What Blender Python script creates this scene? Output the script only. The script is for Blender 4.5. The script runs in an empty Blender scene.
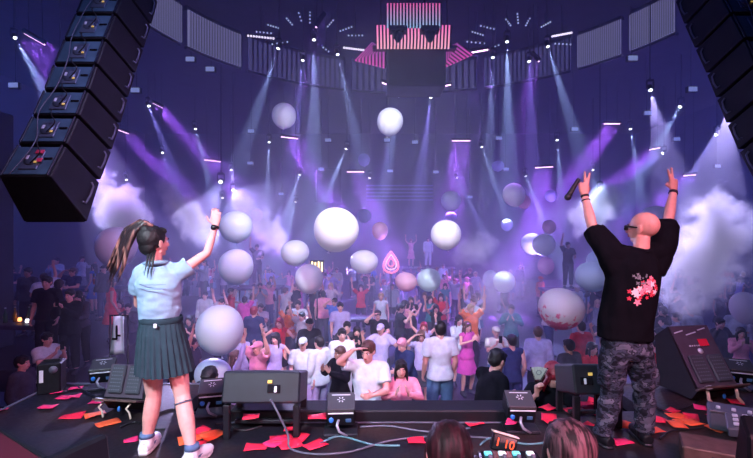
import bpy, bmesh, math, random
from mathutils import Vector, Matrix, noise
random.seed(7)
R = math.radians
PI = math.pi
scene = bpy.context.scene
COL = scene.collection

# ------------------------------------------------------------------ camera
CAM_Z, FPX, CX, CY = 1.62, 450.0, 376.5, 229.0
cam_d = bpy.data.cameras.new('camera')
cam = bpy.data.objects.new('camera', cam_d)
COL.objects.link(cam)
cam.location = (0, 0, CAM_Z)
cam.rotation_euler = (R(90), 0, 0)
cam_d.sensor_width = 36
cam_d.lens = 36 * FPX / 753
cam_d.clip_start = 0.05
cam_d.clip_end = 200
scene.camera = cam
def at(px, py, Y):
    """a place in the hall, Y metres in front of the stage crew's spot"""
    return Vector(((px - CX) / FPX * Y, Y, CAM_Z - (py - CY) / FPX * Y))

# ------------------------------------------------------------------ world, exposure, light
world = bpy.data.worlds.new('world'); scene.world = world
world.use_nodes = True
world.node_tree.nodes['Background'].inputs[0].default_value = (0.012, 0.013, 0.04, 1)
world.node_tree.nodes['Background'].inputs[1].default_value = 1.0
vs = scene.view_settings
scene.display_settings.display_device = 'sRGB'
vs.view_transform = 'Standard'; vs.look = 'None'; vs.gamma = 1; vs.use_curve_mapping = False
vs.exposure = 0.0
cy = scene.cycles
cy.max_bounces = 5; cy.diffuse_bounces = 2; cy.glossy_bounces = 2; cy.transmission_bounces = 4
cy.volume_bounces = 2; cy.transparent_max_bounces = 8
cy.volume_step_rate = 1.0; cy.volume_max_steps = 256
cy.use_denoising = True
cy.sample_clamp_indirect = 4

HAZE = 0.027          # scattering of the stage haze, per metre
def lamp(kind, name, loc, target, color, power, **kw):
    d = bpy.data.lights.new(name, kind)
    d.color = color; d.energy = power
    for k, v in kw.items(): setattr(d, k, v)
    o = bpy.data.objects.new(name, d); COL.objects.link(o)
    o.location = loc
    o.rotation_euler = (Vector(target) - Vector(loc)).to_track_quat('-Z', 'Y').to_euler()
    return o
# stage wash from the truss above and behind the photographer
lamp('AREA', 'stage_wash_light', (-2.5, -1.0, 4.6), (-1.0, 3.4, 0.6), (0.74, 0.86, 1.0), 92, shape='RECTANGLE', size=1.2, size_y=0.5, spread=R(62))
lamp('AREA', 'stage_wash_light', (2.8, -1.2, 4.6), (0.3, 3.6, 0.6), (1.0, 0.38, 0.56), 90, shape='RECTANGLE', size=1.2, size_y=0.5, spread=R(62))
# front wash hung over the dance floor's stage end, lighting the front of the crowd
lamp('AREA', 'crowd_wash_light', (-0.5, 3.6, 5.6), (0.0, 9.0, -1.0), (0.55, 0.50, 1.0), 165, shape='RECTANGLE', size=5, size_y=0.6, spread=R(100))
lamp('AREA', 'crowd_wash_light', (-0.3, 3.9, 5.2), (-3.0, 10.0, -1.0), (1.0, 0.22, 0.50), 32, shape='RECTANGLE', size=1, size_y=0.6, spread=R(90))
# area lamps added out of view to fill the haze with blue-violet
for x, y, z, tx, ty, tz, c, e in (
        (-15.5, 13, 5.0, 2, 20, 1, (0.08, 0.16, 1.0), 300),
        (17.0, 13, 5.0, 0, 20, 1, (0.10, 0.14, 1.0), 440),
        (0, 4.6, 7.6, 0, 20, 3, (0.08, 0.18, 1.0), 110)):
    lamp('AREA', 'hall_haze_fill', (x, y, z), (tx, ty, tz), c, e, shape='RECTANGLE', size=3, size_y=1.5)
lamp('AREA', 'low_pink_fill', (-.4, .9, .55), (-1.4, 3.2, .5), (1.0, .35, .5), 16, shape='RECTANGLE', size=.5, size_y=.2)  # unseen low pink fills, added to brighten legs and papers
lamp('AREA', 'low_pink_fill', (1.0, .9, .6), (2.2, 3.6, .3), (1.0, .35, .45), 12, shape='RECTANGLE', size=.5, size_y=.2)
lamp('SPOT', 'balloon_fill_spot', (0.6, 3.9, 4.9), (-0.1, 8.8, 2.3), (.90, .93, 1.0), 2700, spot_size=R(62), spot_blend=.6, shadow_soft_size=.08)  # spot added above the view to brighten the balloons
# bare point lamps added among the crowd to brighten the violet haze
for x, y, z, c, e in ((-6.5, 21, 2.2, (.30,.22,1), 420), (-1.5, 24, 1.8, (.32,.22,1), 520), (3.2, 22, 1.6, (.34,.22,1), 420), (7.5, 20, 2.0, (.34,.20,1), 420), (12, 22, 2.4, (.30,.2,1), 320),
                      (-11.5, 24, 2.0, (.30, .28, 1), 120), (.5, 14, .9, (.50,.26,1), 120), (4.2, 12, .7, (.50, .36, 1), 110), (-3.5, 12.5, .9, (.50,.26,1), 90)):
    lamp('POINT', 'violet_haze_fill', (x, y, z), (x, y, 0), c, e * .62, shadow_soft_size=.05)

# ------------------------------------------------------------------ helpers
def link(o, parent=None):
    COL.objects.link(o)
    if parent is not None: o.parent = parent
    return o
def tag(o, label=None, cat=None, group=None, kind=None):
    if label: o['label'] = label
    if cat: o['category'] = cat
    if group: o['group'] = group
    if kind: o['kind'] = kind
    return o
def empty(name, loc=(0, 0, 0), rz=0.0, rot=None):
    o = bpy.data.objects.new(name, None); o.empty_display_size = 0.1
    COL.objects.link(o); o.location = loc; o.rotation_euler = rot if rot is not None else (0, 0, rz)
    return o
def frame(d, up=(0, 0, 1)):
    """orthonormal (side, normal) of a direction"""
    d = Vector(d).normalized(); up = Vector(up)
    s = d.cross(up)
    if s.length < 1e-4: s = d.cross(Vector((0, 1, 0)))
    s.normalize()
    return s, s.cross(d).normalized()

class MB:
    def __init__(self): self.v, self.f, self.m, self.s = [], [], [], []
    def add(self, vs_, fs, mi=0, smooth=False):
        b = len(self.v)
        self.v += [tuple(p) for p in vs_]
        for f in fs:
            self.f.append([b + i for i in f]); self.m.append(mi); self.s.append(smooth)
        return self
    def box(self, c, s, mi=0, M=None):
        c = Vector(c); h = Vector(s) / 2
        P = [Vector((x * h.x, y * h.y, z * h.z)) for z in (-1, 1) for y in (-1, 1) for x in (-1, 1)]
        if M is not None: P = [M @ p for p in P]
        P = [p + c for p in P]
        return self.add(P, [(0, 2, 3, 1), (4, 5, 7, 6), (0, 1, 5, 4), (2, 6, 7, 3), (0, 4, 6, 2), (1, 3, 7, 5)], mi)
    def rbox(self, c, s, b=0.01, mi=0, M=None):
        """box with all edges chamfered"""
        c = Vector(c); h = [max(k / 2, 1e-4) for k in s]
        b = min(b, min(h) * 0.9)
        P = []
        idx = {}
        for sx in (-1, 1):
            for sy in (-1, 1):
                for sz in (-1, 1):
                    for ax in range(3):
                        q = [sx * (h[0] - b), sy * (h[1] - b), sz * (h[2] - b)]
                        q[ax] = (sx, sy, sz)[ax] * h[ax]
                        idx[(sx, sy, sz, ax)] = len(P)
                        P.append(Vector(q))
        F = []
        def face(ids):
            pts = [P[i] for i in ids]
            n = (pts[1] - pts[0]).cross(pts[2] - pts[0])
            cen = sum(pts, Vector()) / len(pts)
            F.append(ids if n.dot(cen) > 0 else ids[::-1])
        for ax in range(3):
            o1, o2 = [a for a in range(3) if a != ax]
            for sg in (-1, 1):
                ids = []
                for a, bb in ((-1, -1), (1, -1), (1, 1), (-1, 1)):
                    k = [0, 0, 0]; k[ax] = sg; k[o1] = a; k[o2] = bb
                    ids.append(idx[(k[0], k[1], k[2], ax)])
                face(ids)
            for a in (-1, 1):
                for bb in (-1, 1):
                    ids = []
                    k0 = [0, 0, 0]; k0[o1] = a; k0[o2] = bb
                    k0[ax] = -1; ids.append(idx[(*k0, o1)]); ids.append(idx[(*k0, o2)])
                    k0[ax] = 1; ids.append(idx[(*k0, o2)]); ids.append(idx[(*k0, o1)])
                    face(ids)
        for sx in (-1, 1):
            for sy in (-1, 1):
                for sz in (-1, 1):
                    face([idx[(sx, sy, sz, a)] for a in range(3)])
        if M is not None: P = [M @ p for p in P]
        return self.add([p + c for p in P], F, mi)
    def loft(self, pts, rad, mi=0, n=12, side=None, smooth=True, power=1.0):
        """closed tube through pts; rad = r or (r_side, r_normal) at every point; side = wanted side vector"""
        pts = [Vector(p) for p in pts]; V = []
        sprev = None
        for i, p in enumerate(pts):
            a = pts[max(i - 1, 0)]; b = pts[min(i + 1, len(pts) - 1)]
            d = b - a
            if d.length < 1e-7: d = Vector((0, 0, 1))
            d.normalize()
            ref = Vector(side) if side is not None else sprev
            if ref is None: s, nn = frame(d)
            else:
                s = ref - d * ref.dot(d)
                if s.length < 1e-4: s, nn = frame(d)
                s.normalize()
            nn = d.cross(s).normalized(); sprev = s
            r = rad[i]; rs, rn = (r if isinstance(r, (tuple, list)) else (r, r))
            for k in range(n):
                t = 2 * PI * k / n; c_, s_ = math.cos(t), math.sin(t)
                if power != 1.0:
                    c_ = math.copysign(abs(c_) ** power, c_); s_ = math.copysign(abs(s_) ** power, s_)
                V.append(p + s * (rs * c_) + nn * (rn * s_))
        F = []
        for i in range(len(pts) - 1):
            for k in range(n):
                k2 = (k + 1) % n
                F.append((i * n + k, i * n + k2, (i + 1) * n + k2, (i + 1) * n + k))
        F.append(tuple(range(n - 1, -1, -1))); F.append(tuple((len(pts) - 1) * n + k for k in range(n)))
        return self.add(V, F, mi, smooth)
    def tube(self, a, b, r, mi=0, n=12, r2=None, smooth=True):
        return self.loft([a, b], [r, r if r2 is None else r2], mi, n, smooth=smooth)
    def ball(self, c, r, mi=0, n=16, m=10, M=None, egg=0.0):
        """ellipsoid, r = number or 3 numbers"""
        c = Vector(c); r = Vector(r) if hasattr(r, '__len__') else Vector((r, r, r))
        V = [Vector((0, 0, -1))]
        for j in range(1, m):
            t = PI * j / m
            for k in range(n):
                a = 2 * PI * k / n
                V.append(Vector((math.sin(t) * math.cos(a), math.sin(t) * math.sin(a), -math.cos(t))))
        V.append(Vector((0, 0, 1)))
        out = []
        for p in V:
            w = 1 + egg * p.z
            q = Vector((p.x * r.x * w, p.y * r.y * w, p.z * r.z))
            if M is not None: q = M @ q
            out.append(q + c)
        F = []
        for k in range(n): F.append((0, 1 + (k + 1) % n, 1 + k))
        for j in range(m - 2):
            for k in range(n):
                k2 = (k + 1) % n
                F.append((1 + j * n + k, 1 + j * n + k2, 1 + (j + 1) * n + k2, 1 + (j + 1) * n + k))
        L = len(V) - 1; o = 1 + (m - 2) * n
        for k in range(n): F.append((L, o + k, o + (k + 1) % n))
        return self.add(out, F, mi, True)
    def cap(self, a, b, ra, rb, mi=0, n=10):
        """tapered capsule"""
        a, b = Vector(a), Vector(b); d = (b - a)
        if d.length < 1e-6: return self.ball(a, ra, mi, n, 6)
        d.normalize()
        P, Q = [], []
        for t in (-1, -0.8, -0.45): P.append(a + d * ra * t); Q.append(ra * math.sqrt(max(0.003, 1 - t * t)))
        P.append(a); Q.append(ra); P.append(b); Q.append(rb)
        for t in (0.45, 0.8, 1): P.append(b + d * rb * t); Q.append(rb * math.sqrt(max(0.003, 1 - t * t)))
        return self.loft(P, Q, mi, n)
    def prism(self, poly, a, b, mi=0, M=None):
        """poly in (y,z), extruded from x=a to x=b"""
        n = len(poly)
        V = [Vector((a, y, z)) for y, z in poly] + [Vector((b, y, z)) for y, z in poly]
        if M is not None: V = [M @ p for p in V]
        F = [tuple(range(n - 1, -1, -1)), tuple(range(n, 2 * n))]
        for k in range(n):
            k2 = (k + 1) % n
            F.append((k, k2, n + k2, n + k))
        return self.add(V, F, mi)
    def quad(self, a, b, c, d, mi=0): return self.add([a, b, c, d], [(0, 1, 2, 3)], mi)
    def slab(self, pts, t, mi=0, nrm=None):
        """flat polygon with thickness t along its normal"""
        pts = [Vector(p) for p in pts]; n = len(pts)
        nn = (pts[1] - pts[0]).cross(pts[2] - pts[0]).normalized() if nrm is None else Vector(nrm).normalized()
        V = pts + [p + nn * t for p in pts]
        F = [tuple(range(n - 1, -1, -1)), tuple(range(n, 2 * n))] + [(k, (k + 1) % n, n + (k + 1) % n, n + k) for k in range(n)]
        return self.add(V, F, mi)
    def mesh(self, name, mats):
        me = bpy.data.meshes.new(name)
        me.from_pydata(self.v, [], self.f)
        for m in (mats if isinstance(mats, (list, tuple)) else [mats]): me.materials.append(m)
        me.polygons.foreach_set('material_index', self.m)
        me.polygons.foreach_set('use_smooth', self.s)
        me.update()
        bm = bmesh.new(); bm.from_mesh(me); bmesh.ops.recalc_face_normals(bm, faces=bm.faces); bm.to_mesh(me); bm.free()
        return me
    def build(self, name, mats, parent=None, loc=None, rot=None):
        o = bpy.data.objects.new(name, self.mesh(name, mats)); link(o, parent)
        if loc is not None: o.location = loc
        if rot is not None: o.rotation_euler = rot
        return o
def structure(name, mb, mats):
    o = mb.build(name, mats); o['kind'] = 'structure'; return o
def copy_tree(o, parent=None):
    c = o.copy(); COL.objects.link(c); c.parent = parent
    for ch in list(o.children): copy_tree(ch, c)
    return c

# ------------------------------------------------------------------ materials
def mat(name, color=(0.5, 0.5, 0.5), rough=0.5, metal=0.0, emit=None, strength=0.0, noise_amt=0.0, noise_scale=8.0, bump=0.0,
        bump_scale=60.0, sss=0.0, trans=0.0, coat=0.0, spec=0.5):
    m = bpy.data.materials.new(name); m.use_nodes = True
    nt = m.node_tree; b = nt.nodes['Principled BSDF']
    b.inputs['Base Color'].default_value = (*color, 1); b.inputs['Roughness'].default_value = rough
    b.inputs['Metallic'].default_value = metal
    b.inputs['Specular IOR Level'].default_value = spec
    b.inputs['Coat Weight'].default_value = coat
    if emit is not None:
        b.inputs['Emission Color'].default_value = (*emit, 1); b.inputs['Emission Strength'].default_value = strength
    if sss: b.inputs['Subsurface Weight'].default_value = sss; b.inputs['Subsurface Radius'].default_value = (0.02, 0.01, 0.006)
    tc = nt.nodes.new('ShaderNodeTexCoord')
    if noise_amt:
        n = nt.nodes.new('ShaderNodeTexNoise'); n.inputs['Scale'].default_value = noise_scale; n.inputs['Detail'].default_value = 5
        nt.links.new(tc.outputs['Object'], n.inputs['Vector'])
        r = nt.nodes.new('ShaderNodeMapRange')
        r.inputs['From Min'].default_value = 0.3; r.inputs['From Max'].default_value = 0.7
        r.inputs['To Min'].default_value = 1 - noise_amt; r.inputs['To Max'].default_value = 1 + noise_amt
        nt.links.new(n.outputs['Fac'], r.inputs['Value'])
        mx = nt.nodes.new('ShaderNodeVectorMath'); mx.operation = 'SCALE'; mx.inputs[0].default_value = color
        nt.links.new(r.outputs['Result'], mx.inputs['Scale']); nt.links.new(mx.outputs['Vector'], b.inputs['Base Color'])
    if bump:
        n2 = nt.nodes.new('ShaderNodeTexNoise'); n2.inputs['Scale'].default_value = bump_scale; n2.inputs['Detail'].default_value = 4
        nt.links.new(tc.outputs['Object'], n2.inputs['Vector'])
        bp = nt.nodes.new('ShaderNodeBump'); bp.inputs['Strength'].default_value = bump; bp.inputs['Distance'].default_value = 0.01
        nt.links.new(n2.outputs['Fac'], bp.inputs['Height']); nt.links.new(bp.outputs['Normal'], b.inputs['Normal'])
    return m
M = {}
M['black'] = mat('black_paint', (0.006, 0.007, 0.012), 0.5, noise_amt=0.25, noise_scale=20, bump=0.1, bump_scale=220, spec=.35)
M['black_gloss'] = mat('black_gloss', (0.01, 0.01, 0.014), 0.2)
M['dark_metal'] = mat('dark_metal', (0.03, 0.032, 0.045), 0.4, 0.6)
M['steel'] = mat('steel', (0.5, 0.5, 0.55), 0.3, 0.9)
M['grey'] = mat('grey_plastic', (0.10, 0.11, 0.16), 0.5)
M['white'] = mat('white_plastic', (0.75, 0.75, 0.78), 0.4)
M['cream'] = mat('cream_metal', (0.75, 0.62, 0.52), 0.4)
M['red'] = mat('red_plastic', (0.6, 0.02, 0.03), 0.4)
M['blue'] = mat('blue_plastic', (0.03, 0.2, 0.7), 0.4)
M['hall_dark'] = mat('hall_dark', (0.02, 0.02, 0.04), 0.8, noise_amt=0.4, noise_scale=1.5)
M['hall_floor'] = mat('hall_floor', (0.03, 0.028, 0.05), 0.35, noise_amt=0.3, noise_scale=2)
M['lens'] = mat('lamp_lens', (0.8, 0.8, 0.9), 0.2, emit=(0.80, 0.86, 1.0), strength=7)
M['bar_glow'] = mat('light_bar_glow', (0.8, 0.6, 0.9), 0.3, emit=(1.0, 0.55, 0.95), strength=4)
# ------------------------------------------------------------------ the hall
FLOOR_Z, CEIL_Z, HALL_X0, HALL_X1, HALL_Y1 = -2.1, 8.6, -17.0, 19.0, 33.0
structure('floor', MB().box((1, 13, FLOOR_Z - 0.1), (37, 42, 0.2)), M['hall_floor'])
structure('ceiling', MB().box((1, 13, CEIL_Z + 0.1), (37, 42, 0.2)), M['hall_dark'])
structure('wall_left', MB().box((HALL_X0 - 0.1, 13, 3.2), (0.2, 42, 11.2)), M['hall_dark'])
structure('wall_right', MB().box((HALL_X1 + 0.1, 13, 3.2), (0.2, 42, 11.2)), M['hall_dark'])
structure('wall_back', MB().box((1, HALL_Y1 + 0.1, 3.2), (36.4, 0.2, 11.2)), M['hall_dark'])
structure('wall_stage', MB().box((1, -7.9, 3.2), (36.4, 0.2, 11.2)), M['hall_dark'])

# stage haze over the dance floor
def volume_mat(name, color, density, aniso=0.0):
    m = bpy.data.materials.new(name); m.use_nodes = True; nt = m.node_tree
    nt.nodes.remove(nt.nodes['Principled BSDF'])
    v = nt.nodes.new('ShaderNodeVolumeScatter')
    v.inputs['Color'].default_value = (*color, 1); v.inputs['Density'].default_value = density; v.inputs['Anisotropy'].default_value = aniso
    nt.links.new(v.outputs[0], nt.nodes['Material Output'].inputs['Volume'])
    return m
hz = MB().box((1, 19.8, 3.22), (35.6, 26.2, 10.5)).build('haze', volume_mat('haze', (0.80, 0.82, 1.0), HAZE, 0.25))
tag(hz, 'thin violet haze filling the hall above the dance floor', 'haze', kind='stuff')

M['riser'] = mat('riser_paint', (0.02, 0.018, 0.035), 0.6, noise_amt=.2, noise_scale=3)
structure('floor_riser_left', MB().rbox((-11.4, 14, (FLOOR_Z - 1.2) / 2), (10.8, 10, -1.2 - FLOOR_Z), .02), M['riser'])
structure('floor_riser_front', MB().rbox((-.1, 5.68, (FLOOR_Z - 1.6) / 2), (5.2, 3.2, -1.6 - FLOOR_Z), .02), M['riser'])
# ------------------------------------------------------------------ ceiling lights
head_me = {}
def moving_head(loc, target, color=(0.75, 0.8, 1.0), power=200, angle=9, label='', group=None, on=True):
    hs = .6 if loc[1] < 16 else .8
    root = empty('moving_head_light', loc); tag(root, label, 'stage light', group)
    d = (Vector(target) - Vector(loc)).normalized()
    q = (-d).to_track_quat('Z', 'Y').to_euler()
    if not head_me:
        head_me['base'] = MB().rbox((0, 0, 0.33), (0.26, 0.2, 0.10), 0.02).box((0, 0, 0.42), (0.05, 0.05, 0.1)).mesh('base', M['dark_metal'])
        head_me['yoke'] = MB().box((-0.15, 0, 0.14), (0.03, 0.09, 0.34)).box((0.15, 0, 0.14), (0.03, 0.09, 0.34)).box((0, 0, 0.29), (0.3, 0.09, 0.03)).mesh('yoke', M['dark_metal'])
        head_me['head'] = MB().loft([(0, 0, 0.17), (0, 0, 0.13), (0, 0, -0.08), (0, 0, -0.15)], [0.06, 0.1, 0.11, 0.095], n=14).mesh('head', M['black'])
        head_me['lens'] = MB().loft([(0, 0, -0.150), (0, 0, -0.158), (0, 0, -0.162)], [0.075, 0.07, 0.04], n=14).mesh('lens', M['lens'])
        head_me['off'] = MB().loft([(0, 0, -0.150), (0, 0, -0.158), (0, 0, -0.162)], [0.075, 0.07, 0.04], n=14).mesh('lens', M['grey'])
    for nm in ('base', 'yoke'):
        link(bpy.data.objects.new(nm, head_me[nm]), root)
    h = link(bpy.data.objects.new('head', head_me['head']), root); h.rotation_euler = q
    l = link(bpy.data.objects.new('lens', head_me['lens' if on else 'off']), h)
    if on:
        p = Vector(loc) + d * 0.2
        lamp('SPOT', 'moving_head_beam', p, target, color, power, spot_size=R(angle), spot_blend=0.25, shadow_soft_size=0.03)
    root.scale = (hs,) * 3
    MB().tube((0, 0, .40), (0, 0, (CEIL_Z - loc[2]) / hs + .02), .02, n=5).build('drop_rod', M['dark_metal'], root)
    return root
BEAMS = [  # lens px, py, end px, py, distance, colour index, power factor, angle
    (279, 46, 262, 96, 13.0, 0, 1.0, 9), (314, 37, 314, 120, 12.6, 0, 1.6, 9), (303, 58, 297, 115, 14.2, 1, 1.0, 8), (337, 52, 350, 110, 13.6, 0, 1.0, 8),
    (493, 55, 491, 110, 13.8, 0, 1.0, 8), (507, 39, 508, 120, 12.7, 0, 2.0, 9), (529, 59, 531, 110, 14.2, 1, 1.0, 8), (547, 44, 566, 105, 13.0, 0, 1.3, 9),
    (399, 94, 395, 120, 18.0, 0, 1.2, 8), (431, 95, 428, 120, 18.0, 1, 1.2, 8),
    (14, 36, 34, 72, 13.0, 0, 1.2, 9), (148, 104, 160, 135, 20, 1, 1, 8), (162, 151, 170, 175, 24, 1, 1, 8), (126, 178, 131, 200, 24, 1, .8, 8),
    (195, 127, 203, 158, 22, 0, 1, 8), (231, 168, 233, 190, 25, 0, 1.2, 8), (222, 196, 228, 220, 25, 0, 1.2, 8), (269, 140, 268, 172, 23, 0, 1, 8),
    (300, 173, 290, 205, 25, 0, 1.5, 9), (296, 200, 286, 240, 26, 0, 1.5, 9), (347, 147, 333, 180, 23, 0, 1.3, 9), (370, 176, 362, 215, 25, 1, 1.2, 8),
    (481, 145, 492, 175, 23, 0, 1, 8), (557, 138, 559, 165, 22, 0, 1, 8), (525, 174, 545, 225, 24, 0, 2, 8), (456, 176, 468, 200, 25, 1, 1.2, 8),
    (681, 105, 668, 128, 18, 0, 1.2, 8), (630, 127, 634, 150, 21, 0, 1, 8), (717, 133, 702, 158, 19, 1, 1, 8), (664, 152, 640, 172, 22, 1, 1, 8), (593, 168, 594, 190, 24, 0, 1, 8)]
HEAD_TXT = ['outermost left in the left bulb fan', 'at the hub of the left bulb fan', 'low in the left bulb fan', 'right in the left bulb fan', 'left in the right bulb fan', 'at the hub of the right bulb fan', 'low in the right bulb fan', 'outermost right in the right bulb fan', 'under the pink tower, left', 'under the pink tower, right', 'left of the left speaker array', 'by the bar just right of the left speaker array', 'above the left smoke plume', 'beside the edge of the left speaker array', 'above and left of the watch hand', 'beside the bar above the upper blue balloon', 'just over the raised watch hand', 'between the first and second purple bars', 'over the lilac balloon at left', 'over the big white balloon at left', 'left of the lower centre purple bar', 'right of the lower centre purple bar', 'right of the upper centre purple bar', 'above the right purple bar', 'over the microphone, left of the bar', 'under the upper centre purple bar', 'high beside the right speaker array', 'beside the long purple bar at right', 'nearest the right speaker array', 'beside the short bar above the raised right hand', 'above the microphone hand']
cols = [(0.42, 0.55, 1.0), (0.32, 0.28, 1.0)]
for i, (a, b, c, d, Y, ci, pf, ang) in enumerate(BEAMS):
    p = at(a, b, Y); q = at(c, d, Y - 0.5)
    # run the beam on until it meets the floor
    dr = (q - p); t = (FLOOR_Z - p.z) / dr.z if dr.z < -0.05 else 3
    moving_head(p, p + dr * max(t, 1), cols[ci], 11000 * pf * (Y / 13.0) ** 1.4, ang, 'white-lensed moving light ' + HEAD_TXT[i], 'moving heads')

def light_bar(a, b, Y, dirpx, power=120, col=(0.40, 0.12, 1.0), label='', spread=14, group=None):
    A, B = at(a[0], a[1], Y), at(b[0], b[1], Y)
    c = (A + B) / 2; e = at(dirpx[0], dirpx[1], Y - 1.0) - c
    e.normalize()
    ax = (B - A).normalized(); L = (B - A).length
    root = empty('light_bar', c); tag(root, label, 'light bar', group)
    zax = -e; yax = zax.cross(ax).normalized(); xax = yax.cross(zax).normalized()
    Ml = Matrix((xax, yax, zax)).transposed(); z2 = ax.cross(yax).normalized(); Mx = Matrix((ax, yax, z2)).transposed()
    MB().rbox((0, 0, 0.07), (L + 0.06, 0.12, 0.1), 0.015, M=Mx).build('housing', M['black'], root)
    MB().rbox((0, 0, 0.01), (L, 0.05, 0.03), 0.01, M=Mx).build('lens_strip', M['bar_glow'], root)
    for q_ in (-L / 3, L / 3): MB().tube(Mx @ Vector((q_, 0, 0.05)), Mx @ Vector((q_, 0, 0)) + Vector((0, 0, CEIL_Z + .02 - c.z)), .012, n=5).build('drop_rod', M['dark_metal'], root)
    d = bpy.data.lights.new('light_bar_beam', 'AREA'); d.shape = 'RECTANGLE'; d.size = L; d.size_y = 0.12
    d.color = col; d.energy = power; d.spread = R(spread)
    o = bpy.data.objects.new('light_bar_beam', d); COL.objects.link(o)
    o.matrix_world = Matrix.Translation(c + e * 0.14) @ Ml.to_4x4()
    return root
BARS = [((24, 33), (45, 45), 13, (62, 90), 1.4), ((118, 130), (129, 134), 22, (158, 165), 1), ((153, 103), (163, 108), 20, (190, 140), 1), ((204, 160), (221, 162), 24, (240, 195), 2.2),
        ((281, 137), (298, 139), 22, (318, 178), 2.2), ((347, 172), (364, 172), 24, (370, 205), 2), ((452, 141), (470, 141), 22, (456, 178), 2.2), ((535, 168), (553, 167), 23, (536, 198), 1.8),
        ((604, 124), (620, 124), 21, (578, 168), 2), ((649, 150), (660, 148), 22, (610, 185), 1.4), ((683, 176), (696, 175), 22, (660, 200), 1),
        ((316, 28), (324, 16), 12, (312, 60), .3), ((465, 54), (488, 50), 14, (478, 80), .3), ((532, 55), (539, 62), 14, (530, 90), .3), ((382, 83), (397, 88), 17, (388, 110), .4), ((434, 88), (451, 85), 17, (443, 110), .4)]
BAR_TXT = ['left of the left speaker array', 'beside the right edge of the left speaker array, lower', 'beside the right edge of the left speaker array, upper', 'above the upper blue balloon', 'under the left white balloon, strong purple beam', 'right above the big white balloon', 'above the bright white balloon right of centre', 'left of the microphone hand', 'above the microphone hand, long beam', 'short, above the gap between raised hands', 'right of the raised right hand', 'slanted upright in the left bulb fan', 'long, left of the right bulb fan', 'short slanted in the right bulb fan', 'left under the pink tower', 'right under the pink tower']
for i, (a, b, Y, dp, pf) in enumerate(BARS):
    light_bar(a, b, Y, dp, 62 * pf * (Y / 20) ** 2, label='glowing pink light bar ' + BAR_TXT[i], group='light bars')

# extra moving heads, added to brighten the smoke plumes
for (px, py, Y), (qx, qy, qY), pw, tx in (((60, 75, 13), (115, 205, 10.5), 12000, 'aimed at the plume by the left speaker array'), ((221, 181, 16), (195, 230, 11.5), 8000, 'aimed at the plume behind the raised watch arm'),
        ((233, 190, 20), (262, 225, 12.5), 12000, 'low and bright in the haze beside the upper blue balloon'), ((600, 188, 15), (590, 215, 11.5), 6000, 'behind the raised microphone arm'),
        ((730, 108, 13), (700, 245, 9.0), 13000, 'aimed at the tall plume from the right'), ((650, 88, 12), (690, 270, 9.0), 9000, 'aimed at the tall plume from above')):
    p = at(px, py, Y); moving_head(p, at(qx, qy, qY), (.55, .48, 1.0), pw * .8, 17, 'added bright moving light ' + tx)
# ------------------------------------------------------------------ curved striped panels round the dance floor
def stripe_mat(name, c1, c2, n, strength, axis='X', duty=0.5):
    """thin lit strips alternating with dark gaps, counted along the panel's UV-less object axis"""
    m = bpy.data.materials.new(name); m.use_nodes = True; nt = m.node_tree; b = nt.nodes['Principled BSDF']
    b.inputs['Base Color'].default_value = (0.03, 0.03, 0.05, 1)
    at_ = nt.nodes.new('ShaderNodeAttribute'); at_.attribute_name = 'run'
    s = nt.nodes.new('ShaderNodeSeparateXYZ'); nt.links.new(at_.outputs['Vector'], s.inputs[0])
    w = nt.nodes.new('ShaderNodeMath'); w.operation = 'MULTIPLY'; w.inputs[1].default_value = n; nt.links.new(s.outputs['X'], w.inputs[0])
    f = nt.nodes.new('ShaderNodeMath'); f.operation = 'FRACT'; nt.links.new(w.outputs[0], f.inputs[0])
    l = nt.nodes.new('ShaderNodeMath'); l.operation = 'LESS_THAN'; l.inputs[1].default_value = duty; nt.links.new(f.outputs[0], l.inputs[0])
    mx = nt.nodes.new('ShaderNodeMix'); mx.data_type = 'RGBA'; mx.inputs['A'].default_value = (*c1, 1); mx.inputs['B'].default_value = (*c2, 1)
    nt.links.new(s.outputs['Y'], mx.inputs['Factor'])
    nt.links.new(mx.outputs['Result'], b.inputs['Emission Color'])
    st = nt.nodes.new('ShaderNodeMath'); st.operation = 'MULTIPLY'; st.inputs[1].default_value = strength; nt.links.new(l.outputs[0], st.inputs[0])
    nt.links.new(st.outputs[0], b.inputs['Emission Strength'])
    return m
def set_run(me, coords):
    a = me.attributes.new('run', 'FLOAT_VECTOR', 'POINT')
    flat = []
    for c in coords: flat += list(c)
    a.data.foreach_set('vector', flat)
def curved_panel(a0, a1, c, r, z0, z1, m, name, parent, t=0.06, n=14, lean=0.0):
    V, F, U = [], [], []
    for i in range(n + 1):
        u = i / n; a = a0 + (a1 - a0) * u
        for rr, zz, v in ((r, z0, 0), (r + lean, z1, 1), (r + t + lean, z1, 1), (r + t, z0, 0)):
            V.append((c[0] + rr * math.sin(a), c[1] + rr * math.cos(a), zz)); U.append((u, v, 0))
    for i in range(n):
        for k in range(4):
            F.append((i * 4 + k, i * 4 + (k + 1) % 4, (i + 1) * 4 + (k + 1) % 4, (i + 1) * 4 + k))
    F += [(3, 2, 1, 0), (n * 4, n * 4 + 1, n * 4 + 2, n * 4 + 3)]
    mb = MB(); mb.add(V, F); me = mb.mesh(name, m); set_run(me, U)
    return link(bpy.data.objects.new(name, me), parent)
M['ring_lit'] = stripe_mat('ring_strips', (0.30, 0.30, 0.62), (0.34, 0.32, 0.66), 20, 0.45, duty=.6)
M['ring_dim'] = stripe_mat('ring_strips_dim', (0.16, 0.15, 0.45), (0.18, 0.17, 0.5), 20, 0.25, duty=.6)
M['led_top'] = stripe_mat('led_strips_top', (0.30, 0.55, 0.85), (0.9, 0.12, 0.45), 17, .9, duty=.45)
M['led_low'] = stripe_mat('led_strips_low', (1.0, 0.42, 0.55), (0.95, 0.16, 0.50), 22, 1.15, duty=.5)
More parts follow.
